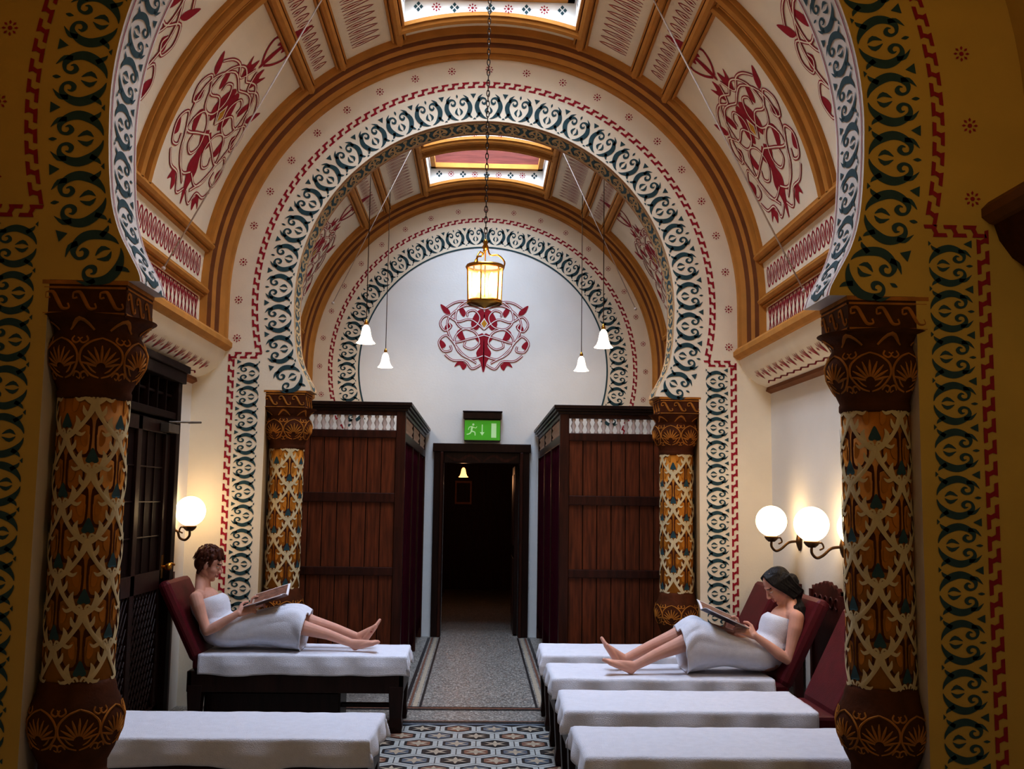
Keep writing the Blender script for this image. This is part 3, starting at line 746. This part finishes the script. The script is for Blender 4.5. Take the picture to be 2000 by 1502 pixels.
# ---------------------------------------------------------------- side door
mb=MB(); gx=-2.3
mb.box(gx,-2.19,7.38,7.47,0,2.46); mb.box(gx,-2.19,5.95,6.04,0,2.46); mb.box(gx,-2.17,5.92,7.50,2.40,2.48); mb.box(gx,-2.15,5.90,7.52,2.48,2.53)
mb.box(gx,-2.2,6.04,7.38,2.13,2.18)
for k in range(7): mb.box(gx,-2.215,6.04+k*1.34/7-.008,6.04+k*1.34/7+.008,2.18,2.40)
mb.box(gx,-2.235,6.04,7.38,2.29,2.31); mb.box(gx+.002,-2.28,6.04,7.38,2.18,2.40,1)
fr=mb.obj('door_frame',[DOORM,DOORM],bevel=.005)
mb=MB(); mb.box(gx,-2.25,6.05,7.37,.02,2.12,0)
for y0,y1 in((6.06,6.16),(7.26,7.36),(6.67,6.75)): mb.box(-2.25,-2.225,y0,y1,.03,2.11,1)
for z0,z1 in((.03,.16),(.95,1.08),(2.02,2.11)): mb.box(-2.25,-2.225,6.06,7.36,z0,z1,1)
for y0 in(6.16,6.75):
    for k in range(1,3): mb.box(-2.25,-2.240,y0+k*.17-.005,y0+k*.17+.005,1.08,2.02,1)
    for k in range(1,4): mb.box(-2.25,-2.240,y0,y0+.51,1.08+k*.235-.005,1.08+k*.235+.005,1)
    for a in range(-6,9):
        for sgn in(-1,1):
            P_,Q_=(y0,.16+.1*a+(0 if sgn>0 else .4)),(y0+.51,.16+.1*a+sgn*.79+(0 if sgn>0 else .4))
            def cl(p,q,zc): t=(zc-p[1])/(q[1]-p[1]); return (p[0]+(q[0]-p[0])*t,zc)
            if P_[1]>Q_[1]: P_,Q_=Q_,P_
            if Q_[1]<.17 or P_[1]>.94: continue
            if P_[1]<.16: P_=cl(P_,Q_,.16)
            if Q_[1]>.95: Q_=cl(P_,Q_,.95)
            mb.tube([(-2.24,P_[0],P_[1]),(-2.24,Q_[0],Q_[1])],.007,4,1)
lf=mb.obj('door_leaf',[DOORM,WOODD],bevel=.003)
mb=MB(); mb.ell((-2.18,7.31,1.10),.026,nu=10,nv=14); mb.tube([(-2.23,7.31,1.10),(-2.18,7.31,1.10)],.010,8); mb.box(-2.228,-2.222,7.285,7.335,1.02,1.18)
mb.tube(cr([(-2.2,7.31,1.10),(-2.17,7.33,1.12),(-2.16,7.38,1.11)],4),.008,8); hd=mb.obj('door_handle',[BRASS])
mb=MB(); mb.box(-2.22,-2.16,7.10,7.34,2.03,2.09); mb.tube([(-2.18,7.15,2.10),(-2.0,7.3,2.11),(-2.14,7.5,2.12)],.008,6); cl_=mb.obj('door_closer',[STEEL],bevel=.004)
thing('door_2',None,None,(gx,6.7,0),[fr,lf,hd,cl_],kind='structure')
# ---------------------------------------------------------------- beds
ZT=.505
def bed(xf,g,yc,label,heavy=False):
    L=1.45; hw=.29; X=lambda u:xf+g*u
    parts=[]
    mb=MB(); zr=.265 if heavy else .30
    for s in(-1,1): mb.box(X(0),X(L+.02),yc+s*(hw-.035),yc+s*hw,zr,.405)
    mb.box(X(0),X(.035),yc-hw,yc+hw,zr,.405); mb.box(X(L-.01),X(L+.025),yc-hw,yc+hw,zr,.405)
    for k in range(9): mb.box(X(.12+k*.15),X(.20+k*.15),yc-hw+.03,yc+hw-.03,.375,.395)
    mb.box(X(.10),X(L-.1),yc-.02,yc+.02,.12,.15)
    if heavy: mb.box(X(.45),X(L-.05),yc-.10,yc+hw-.05,.02,.26); mb.box(X(.46),X(L-.06),yc-.112,yc-.10,.05,.23)
    parts.append(mb.obj('bed_frame',[WOODD],bevel=.005))
    for u in(.05,L-.03):
        for s in(-1,1):
            mb=MB(); c=(X(u),yc+s*(hw-.045))
            rows=[]
            for z,q in((0,.040),(.04,.048),(.10,.040),(.24,.048),(.31,.050)):
                rows.append([(c[0]-q,c[1]-q,z),(c[0]+q,c[1]-q,z),(c[0]+q,c[1]+q,z),(c[0]-q,c[1]+q,z)])
            ids=mb.grid(rows,0,False,cv=True); mb.F(ids[0]); mb.F(ids[-1]); parts.append(mb.obj('leg',[WOODD],bevel=.004))
    mb=MB(); mb.box(X(.012),X(L),yc-hw+.022,yc+hw-.022,.405,ZT-.010); parts.append(mb.obj('mattress',[LEATH],bevel=.02))
    a=Vector((X(L-.03),yc,.47)); b=Vector((X(L+.235),yc,1.0)); d=b-a; ang=math.atan2(g*d.x,d.z)*g
    mb=MB(); mb.obox((a+b)/2,(.085,2*hw-.02,d.length),Matrix.Rotation(ang,3,'Y')); parts.append(mb.obj('backrest',[LEATH],bevel=.035))
    mb=MB(); xx=X(L+.34); N=60; pr=[]
    for k in range(N+1):
        t=-1+2*k/N; z=1.03+.05*(1-abs(t))+.026*abs(math.sin(t*pi*3.5)); pr.append((yc+t*(hw-.01),z))
    for s,x_ in((-1,xx-.015),(1,xx+.015)): mb.grid([[(x_,p[0],.30) for p in pr],[(x_,p[0],p[1]) for p in pr]],0,False)
    mb.grid([[(xx-.015,p[0],p[1]) for p in pr],[(xx+.015,p[0],p[1]) for p in pr]],0,False)
    for s in(-1,1): mb.box(xx-.03,xx+.03,yc+s*(hw-.01)-.02,yc+s*(hw-.01)+.02,0,1.03)
    for k in range(-2,3): mb.tube([(xx-g*.017,yc+k*.1+.034*math.cos(t),.97+.034*math.sin(t)) for t in [2*pi*j/14 for j in range(14)]],.006,6,0,closed=True)
    parts.append(mb.obj('headboard',[CREST]))
    return thing('daybed',label,'bed',(xf,yc,0),parts,'relaxation daybeds')
def towel(xf,g,yc,L=1.40,seed=0,drop=.10,foot=.10,skew=0):
    hw=.296; rr=.010; mb=MB(); rows=[]
    na,nb=90,72
    def fold(e):
        if e<=0: return 0,0
        a_=e/rr
        if a_<pi/2: return rr*math.sin(a_),rr*(1-math.cos(a_))
        return rr,rr+(e-rr*pi/2)
    for i in range(na+1):
        row=[]
        for j in range(nb+1):
            b=-(hw+drop)+2*(hw+drop)*j/nb; aa=-foot+(L+foot)*i/na
            dr=drop+.02*noise.noise(Vector((aa*3,seed,0)))
            b*= (hw+dr)/(hw+drop)
            s=1 if b>0 else -1
            ho,hz=fold(abs(b)-hw+rr); fo,fz=fold(-aa+rr*.5)
            yy=s*(min(abs(b),hw-rr)+ho); xx=max(aa,rr*.5)-fo
            dz=max(hz,fz)
            z=ZT+.012+.003*noise.noise(Vector((aa*5,b*6,seed)))+.002*noise.noise(Vector((aa*16,b*16,seed+3)))-dz
            if hz>rr: yy+=s*(.010*(1+math.sin(aa*19+seed+2*noise.noise(Vector((aa*2,seed,5))))))*min(1,(hz-rr)/.06)
            if fz>rr: xx-=.010*(1+math.sin(b*22+seed))*min(1,(fz-rr)/.06)
            row.append((xf+g*(xx+skew*b),yc+yy,z))
        rows.append(row)
    mb.grid(rows,0,True)
    return tag(mb.obj('towel',[TOWEL],solid=.005),'white bath towel spread over a daybed mattress','towel','towels covering the daybeds')
BR=[4.77,5.72,6.68,7.62]
for i,y in enumerate(BR):
    bed(.46,1,y,'burgundy leather daybed with raised backrest, '+('a reading woman on it' if i==2 else 'empty under a white towel'))
    towel(.45,1,y,1.32 if i!=2 else 1.36,seed=i*3.1,drop=.10+.01*i,skew=(-.02,.03,0,.02)[i])
bed(-.52,-1,7.52,'burgundy leather daybed with raised backrest, a reading woman on it',True); towel(-.51,-1,7.52,1.42,11,.13,skew=.02)
bed(-.50,-1,5.07,'burgundy leather daybed with raised backrest, empty under a white towel'); towel(-.49,-1,5.07,1.35,17,.12,skew=-.03)
# ---------------------------------------------------------------- people
def finish(mb,name,mats,voxel,smooth,assign=None):
    o=mb.obj(name,mats)
    r=o.modifiers.new('r','REMESH'); r.mode='VOXEL'; r.voxel_size=voxel; r.use_smooth_shade=True
    s=o.modifiers.new('s','SMOOTH'); s.factor=.5; s.iterations=smooth
    bpy.context.view_layer.update()
    dg=bpy.context.evaluated_depsgraph_get(); me=bpy.data.meshes.new_from_object(o.evaluated_get(dg))
    o.modifiers.clear(); old=o.data; o.data=me; bpy.data.meshes.remove(old)
    me.materials.clear()
    for m in mats: me.materials.append(m)
    for p in me.polygons: p.use_smooth=True; p.material_index=assign(p.center) if assign else 0
    return o
def person(x0,y0,g,zs,kind):
    T=lambda f,s,z:Vector((x0+g*f,y0+s,z+zs))
    mb=MB()
    Rt=Matrix.Rotation(-g*.30,3,'Y')
    mb.ell(T(0,0,.635),(.110,.160,.105)); mb.ell(T(-.05,0,.735),(.083,.120,.12),Rt); mb.ell(T(-.11,0,.835),(.086,.134,.12),Rt)
    mb.limb(T(-.150,-.125,.893),.046,T(-.150,.125,.893),.046)
    mb.limb(T(-.150,-.06,.915),.04,T(-.145,.06,.915),.04)
    for s in(-1,1): mb.ell(T(-.042,s*.060,.822),(.046,.050,.048))
    HC=T(*kind['head']); ft=kind['tilt']
    fwd=Vector((g*math.cos(ft),kind['turn'],-math.sin(ft))).normalized(); lat=Vector((0,0,1)).cross(fwd).normalized(); up=fwd.cross(lat).normalized()
    HR=Matrix((fwd,lat,up)).transposed(); H=lambda a,b,c:HC+HR@Vector((a,b,c))
    mb.limb(T(-.150,0,.92),.054,H(-.025,0,-.055),.045)
    mb.limb(T(-.150,-.10,.905),.036,H(-.03,0,-.09),.036); mb.limb(T(-.150,.10,.905),.036,H(-.03,0,-.09),.036)
    mb.ell(H(-.010,0,.038),(.090,.072,.080),HR); mb.ell(H(.026,0,-.015),(.056,.055,.083),HR)
    mb.ell(H(.056,0,-.090),(.022,.022,.018),HR); mb.limb(H(.052,0,-.086),.020,H(-.01,.045,-.05),.020); mb.limb(H(.052,0,-.086),.020,H(-.01,-.045,-.05),.020)
    mb.limb(H(.082,0,.014),.0065,H(.104,0,-.022),.0085); mb.ell(H(.092,.010,-.029),.0085); mb.ell(H(.092,-.010,-.029),.0085); mb.ell(H(.100,0,-.026),.009)
    mb.ell(H(.070,0,.030),(.016,.044,.012),HR)
    for s in(-1,1):
        mb.ell(H(.050,s*.032,-.026),(.028,.024,.026),HR); mb.ell(H(-.004,s*.073,-.008),(.018,.009,.030),HR)
    mb.ell(H(.080,0,-.050),(.013,.022,.0065),HR); mb.ell(H(.078,0,-.064),(.013,.019,.007),HR)
    def chain(L):
        for (a,ra),(b,rb) in zip(L[:-1],L[1:]): mb.limb(a,ra,b,rb)
    for s,A in kind['arms'].items():
        S=T(-.155,s*.165,.885); E=T(*A[0]); W=T(*A[1])
        q1=S*.75+E*.25+Vector((0,s*.006,0)); m=(S*.5+E*.5)+Vector((0,0,-.005)); m2=E*.72+W*.28+Vector((0,0,-.004)); m3=E*.4+W*.6
        chain([(S,.046),(q1,.045),(m,.039),(E,.031)]); chain([(E,.031),(m2,.036),(m3,.029),(W,.0215)])
        d=(T(*A[2])-W).normalized(); k=Vector((g*A[3][0],A[3][1],A[3][2])).normalized()
        k=(k-d*k.dot(d)).normalized(); n=Vector((g*A[4][0],A[4][1],A[4][2])); n=(n-d*n.dot(d)-k*n.dot(k)).normalized()
        for q,r in((-.026,.012),(-.009,.0135),(.009,.0135),(.026,.013)): mb.limb(W+k*q*.55+d*.005,.015,W+d*.078+k*q,r)
        for q,l,cu in((.029,.95,.35),(.010,1.08,.40),(-.010,1.0,.45),(-.028,.80,.5)):
            p=W+d*.080+k*q; ang=.15
            for j,(ln,r) in enumerate(((.036,.0092),(.026,.0085),(.020,.0075))):
                ang+=cu; qd=(d*math.cos(ang)+n*math.sin(ang)+k*q*1.5).normalized(); p2=p+qd*ln*l; mb.limb(p,r,p2,r*.93,10,4); p=p2
        tb=W+d*.022+k*.026
        p1=tb+(d*.65+k*.75).normalized()*.036; p2=p1+(d*.95+k*.25).normalized()*.028; p3=p2+(d*.9-k*.15+n*.35).normalized()*.022
        mb.limb(tb,.014,p1,.0115); mb.limb(p1,.0105,p2,.0095); mb.limb(p2,.0095,p3,.008)
    for s,Lg in kind['legs'].items():
        Hh=T(.02,s*.085,.63); K=T(*Lg[0]); A=T(*Lg[1]); toe=T(*Lg[2]); heel=T(*Lg[3])
        m=Hh*.5+K*.5; chain([(Hh,.084),(m,.072),(K,.050)])
        c1=K*.70+A*.30+Vector((0,0,-.016)); c2=K*.35+A*.65; chain([(K,.048),(c1,.052),(c2,.037),(A,.029)])
        mb.ell(K+Vector((g*.012,0,.008)),(.043,.043,.043))
        fd=(toe-heel).normalized(); sd=Vector((0,1,0)); sd=(sd-fd*sd.dot(fd)).normalized(); nu_=fd.cross(sd)
        if nu_.z<0 and abs(nu_.z)>.3: nu_=-nu_
        mb.ell(heel,.030); mb.limb(A,.029,heel,.028); ball=heel+fd*.145
        mb.limb(heel,.027,ball+sd*.022,.018); mb.limb(heel,.027,ball-sd*.022,.018); mb.limb(A,.029,ball,.017)
        for j in range(5):
            q=(-.034+.017*j); ln=(.045-.0055*j); b0=ball+sd*(q*s*-1)+fd*(.006-.003*j)
            mb.limb(b0,.012 if j else .014,b0+fd*ln+nu_*.004,.0085 if j else .012,10,4)
    def asg(c):
        v=HR.transposed()@(Vector(c)-HC)
        if v.x>.082 and abs(v.y)<.020 and -.071<v.z<-.044: return 1
        if v.x>.060 and .012<abs(v.y)<.044 and .022<v.z<.030: return 2
        return 0
    body=finish(mb,'person',[SKIN,LIP,EYED if kind['hair']==2 else HAIR1],.0042,3,asg)
    tag(body,kind['label'],'person')
    kids=[]
    for s in(-1,1):
        mb=MB(); mb.ell(H(.068,s*.029,.006),(.0125,.0145,.0085),HR,0,10,14); mb.ell(H(.0775,s*.029,.0045),(.0035,.005,.0045),HR,1,6,10)
        mb.ell(H(.0695,s*.029,.0105),(.0125,.016,.0065),HR,2,8,12); kids.append(mb.obj('eye',[EYEW,EYED,SKIN]))
    mb=MB(); rnd=random.Random(5 if kind['hair']==1 else 9)
    if kind['hair']==1:
        mb.ell(H(-.022,0,.050),(.092,.080,.082),HR); mb.ell(H(-.060,0,.002),(.050,.066,.070),HR)
        mb.limb(H(.03,-.02,.108),.026,H(.066,-.046,.062),.013); mb.limb(H(.03,.02,.108),.026,H(.070,.040,.066),.013); mb.limb(H(.035,0,.108),.026,H(.078,-.008,.072),.012)
        for s in(-1,1): mb.limb(H(.015,s*.066,.06),.020,H(.022,s*.074,-.002),.008); mb.limb(H(-.04,s*.058,.0),.026,H(-.045,s*.050,-.075),.012)
        for k in range(130):
            t=rnd.uniform(-pi,pi); ph=rnd.uniform(-.35,1.5)
            if abs(t)<1.0 and ph<.55: continue
            c_=math.cos(ph); q=Vector((math.cos(t)*c_*.094-.022,math.sin(t)*c_*.081,.050+.084*math.sin(ph)))
            dn=Vector((-.008 if abs(t)>1 else .016,math.sin(t)*.004,-.034*c_-.006))+Vector((rnd.uniform(-.006,.006),rnd.uniform(-.006,.006),0))
            mb.limb(HC+HR@q,.0085,HC+HR@(q+dn),.003,8,3)
    else:
        mb.ell(H(-.018,0,.044),(.088,.072,.076),HR); mb.ell(H(-.060,0,-.01),(.044,.062,.078),HR)
        for s in(-1,1):
            for k in range(30):
                t=k/29; jx=rnd.uniform(-.006,.006); jy=rnd.uniform(-.004,.004)
                P=[H(.046-.115*t,s*.004,.108+.012*math.sin(pi*t)-.030*t*t),H(.052-.115*t,s*(.046+.006*math.sin(pi*t)),.090-.02*t),H(.044-.118*t+jx,s*.073,.040-.01*t),H(.010-.088*t+jx,s*(.080-.012*t)+jy,-.03),H(-.020-.074*t+jx,s*(.076-.02*t),-.10),
                   T(-.155-.075*t,s*(.105-.045*t)-.025,.935+rnd.uniform(-.01,.01)),T(-.185-.07*t+jx,s*(.105-.04*t)-.055+jy,.86+rnd.uniform(-.02,.02)),T(-.195-.065*t+jx*2,s*(.10-.04*t)-.075+jy*2,.80+rnd.uniform(-.03,.03))]
                R=[.006,.009,.0095,.0095,.009,.0085,.007,.002]
                for a_,b_,c_,d_ in zip(P[:-1],P[1:],R[:-1],R[1:]): mb.limb(a_,c_,b_,d_,8,3)
        mb.limb(H(-.09,0,-.02),.045,T(-.205,-.02,.93),.03)
    kids.append(finish(mb,'hair',[HAIR1 if kind['hair']==1 else HAIR2],.003,2))
    mb=MB(); rows=[]; hx=kind.get('hem',0); kh=kind.get('knee',0)
    SEC=[(-.118,.872,.28,.138,.100),(-.104,.845,.28,.146,.122),(-.088,.80,.28,.148,.124),(-.062,.745,.32,.142,.112),(-.028,.690,.55,.168,.122),(.02,.655,.95,.186,.128),(.13,.655,1.40,.192,.116),(.28,.680+kh*.4,1.5,.188,.124),(.42,.688+kh,1.57,.192,.146+kh),(.50+hx,.680+kh,1.60,.204,.150+kh),(.55+hx,.655+kh*.6,1.42,.216,.136+kh*.6)]
    SE=cr(SEC,7); N=120
    for i,(f,z,ta,a,b) in enumerate(SE):
        bd=Vector((math.cos(ta),0,math.sin(ta))); t_=i/len(SE); row=[]
        for j in range(N):
            th=2*pi*j/N; ce,se=math.cos(th),math.sin(th)
            ex_=.86 if t_>.5 else 1.0
            cx_=math.copysign(abs(ce)**ex_,ce); sx_=math.copysign(abs(se)**ex_,se)
            n1=noise.noise(Vector((ce*1.3+x0,se*1.3,t_*5)))
            fold=.030*math.sin(th*4+t_*16+3*n1)*math.exp(-((t_-.45)/.12)**2)
            fold+=(.060*abs(math.sin(th*3.5+t_*3+2.5*n1))-.022)*max(0,t_-.5)*2
            fold+=.020*math.sin(t_*60+se*2.0+3*n1)*math.exp(-((t_-.36)/.10)**2)
            fold+=.016*n1
            fo=1+fold*1.3
            off=bd*(b*cx_*fo); p=T(f+off.x,a*sx_*fo,z+off.z)
            if t_>.5: p.z-=.034*math.exp(-(abs(se)/.30)**2)*(1 if off.z>0 else 0)
            if p.z<ZT+.022: p.z=ZT+.022+.002*noise.noise(p*20)
            row.append(p)
        rows.append(row)
    mb.grid(rows,0,True,cv=True)
    kids.append(mb.obj('towel_wrap',[TOWEL],solid=.008))
    for k in kids: k.parent=body
    return body
k1=dict(head=(-.115,0,1.108),tilt=.34,turn=.0,hair=1,hem=.04,label='auburn-haired woman in a white towel, reclining and reading',
  arms={-1:((-.055,-.225,.665),(.145,-.185,.785),(.235,-.150,.825),(-.1,.5,.8),(.1,1,-.2)),1:((-.045,.225,.68),(.155,.18,.80),(.245,.150,.835),(-.1,-.5,.8),(.1,-1,-.2))},
  legs={-1:((.45,-.10,.745),(.92,-.07,.575),(1.12,-.12,.590),(.95,-.065,.553)),1:((.47,.085,.765),(.95,.06,.60),(1.11,.05,.720),(.985,.06,.560))})
k2=dict(head=(-.090,0,1.070),tilt=.62,turn=-.05,hair=2,knee=.020,label='black-haired woman in a white towel, reclining and reading',
  arms={-1:((-.085,-.215,.63),(.115,-.175,.775),(.20,-.145,.815),(-.1,.5,.8),(.1,1,-.2)),1:((-.045,.225,.67),(.13,.175,.785),(.22,.145,.82),(-.1,-.5,.8),(.1,-1,-.2))},
  legs={-1:((.44,-.10,.785),(.86,-.12,.575),(1.02,-.14,.60),(.885,-.12,.553)),1:((.45,.085,.805),(.90,.04,.59),(1.03,.02,.69),(.93,.04,.560))})
p1=person(-1.83,7.50,1,0,k1); p2=person(1.83,6.66,-1,0,k2)
def magazine(x0,y0,g,f0,z0,sl,label,cover,far=.045):
    T=lambda f,s,z:Vector((x0+g*f,y0+s,z)); mb=MB()
    L=.275; dx,dz=math.cos(sl),math.sin(sl); nx,nz=-dz,dx
    for s in(-1,1):
        R_=far if s>0 else .02
        for lay in range(4):
            rows=[]
            for i in range(13):
                t=i/12; w=.205*t; lift=R_*t*t+.016*math.sin(t*pi)-.0020*lay+ .002*t*lay*.3
                rows.append([T(f0+dx*q*L+nx*lift,s*(w+.003),z0+dz*q*L+nz*lift) for q in(0,.33,.66,1)])
            mb.grid(rows,2 if lay==3 else 0,True)
            if lay==0:
                def pm(u,v,l=0):
                    lift=R_*u*u+.016*math.sin(u*pi)+.0015; return T(f0+dx*v*L+nx*lift,s*(.205*u+.003),z0+dz*v*L+nz*lift)
                for a,b,c,d in(((.12,.55,.9,.94),(.12,.08,.5,.48),(.58,.08,.9,.48)) if s<0 else ((.08,.06,.94,.94),)):
                    mb.grid([[pm(a+(c-a)*k/6,v) for k in range(7)] for v in linsp(b,d,3)],1,False)
    return tag(mb.obj('magazine',[PAPER,PRINT,cover],solid=.0012),label,'magazine')
magazine(-1.83,7.50,1,.19,.812,.32,'open magazine with printed pages held in both hands',PRINT,.07)
magazine(1.83,6.66,-1,.165,.805,.42,'open magazine with a dark cover held in both hands',INK)
# ---------------------------------------------------------------- lights
def area(n,loc,sx,sy,e,c,spread=180):
    l=bpy.data.lights.new(n,'AREA'); l.shape='RECTANGLE'; l.size=sx; l.size_y=sy; l.energy=e; l.color=c; l.spread=math.radians(spread)
    o=bpy.data.objects.new(n,l); COL.objects.link(o); o.location=loc; return o
def point(n,loc,e,c,r=.05):
    l=bpy.data.lights.new(n,'POINT'); l.energy=e; l.color=c; l.shadow_soft_size=r
    o=bpy.data.objects.new(n,l); COL.objects.link(o); o.location=loc; return o
DAY=(.60,.75,1.0)
area('skylight_daylight',(0,6.17,5.90),1.2,2.6,128,DAY,125)
area('skylight_daylight',(0,9.65,5.90),1.2,1.25,74,DAY,125)
area('skylight_daylight',(0,11.19,5.90),1.2,.9,50,DAY,125)
point('lantern_light',(LX,6.2,2.91),22,(1,.72,.42),.04)
for x,y,z in((-1.05,9,2.93),(1.06,9,2.93),(-1.09,11.3,3.0),(1.09,11.3,3.0)): point('pendant_light',(x,y,z),5,(1,.78,.54),.03)
point('corridor_light',(-.26,15,1.86),9,(1,.5,.25),.03)
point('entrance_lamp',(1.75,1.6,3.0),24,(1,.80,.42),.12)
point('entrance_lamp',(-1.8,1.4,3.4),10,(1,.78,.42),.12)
w=bpy.data.worlds.new('world'); sc.world=w; w.use_nodes=True
w.node_tree.nodes['Background'].inputs[0].default_value=(.55,.7,1,1); w.node_tree.nodes['Background'].inputs[1].default_value=.3
# ---------------------------------------------------------------- camera
cd=bpy.data.cameras.new('camera'); cam=bpy.data.objects.new('camera',cd); COL.objects.link(cam); sc.camera=cam
cd.sensor_width=36; cd.lens=36.0; cd.clip_start=.05
cam.location=(-.02,0,1.6)
yaw=math.atan(60/2000); pitch=math.radians(6.4)
cam.rotation_euler=(Matrix.Rotation(-yaw,3,'Z')@Matrix.Rotation(pi/2+pitch,3,'X')@Matrix.Rotation(.014,3,'Z')).to_euler()
try:
    sc.view_settings.view_transform='Standard'; sc.view_settings.look='None'
    sc.view_settings.exposure=-.05; sc.view_settings.gamma=.82
except Exception as ex: print(ex)
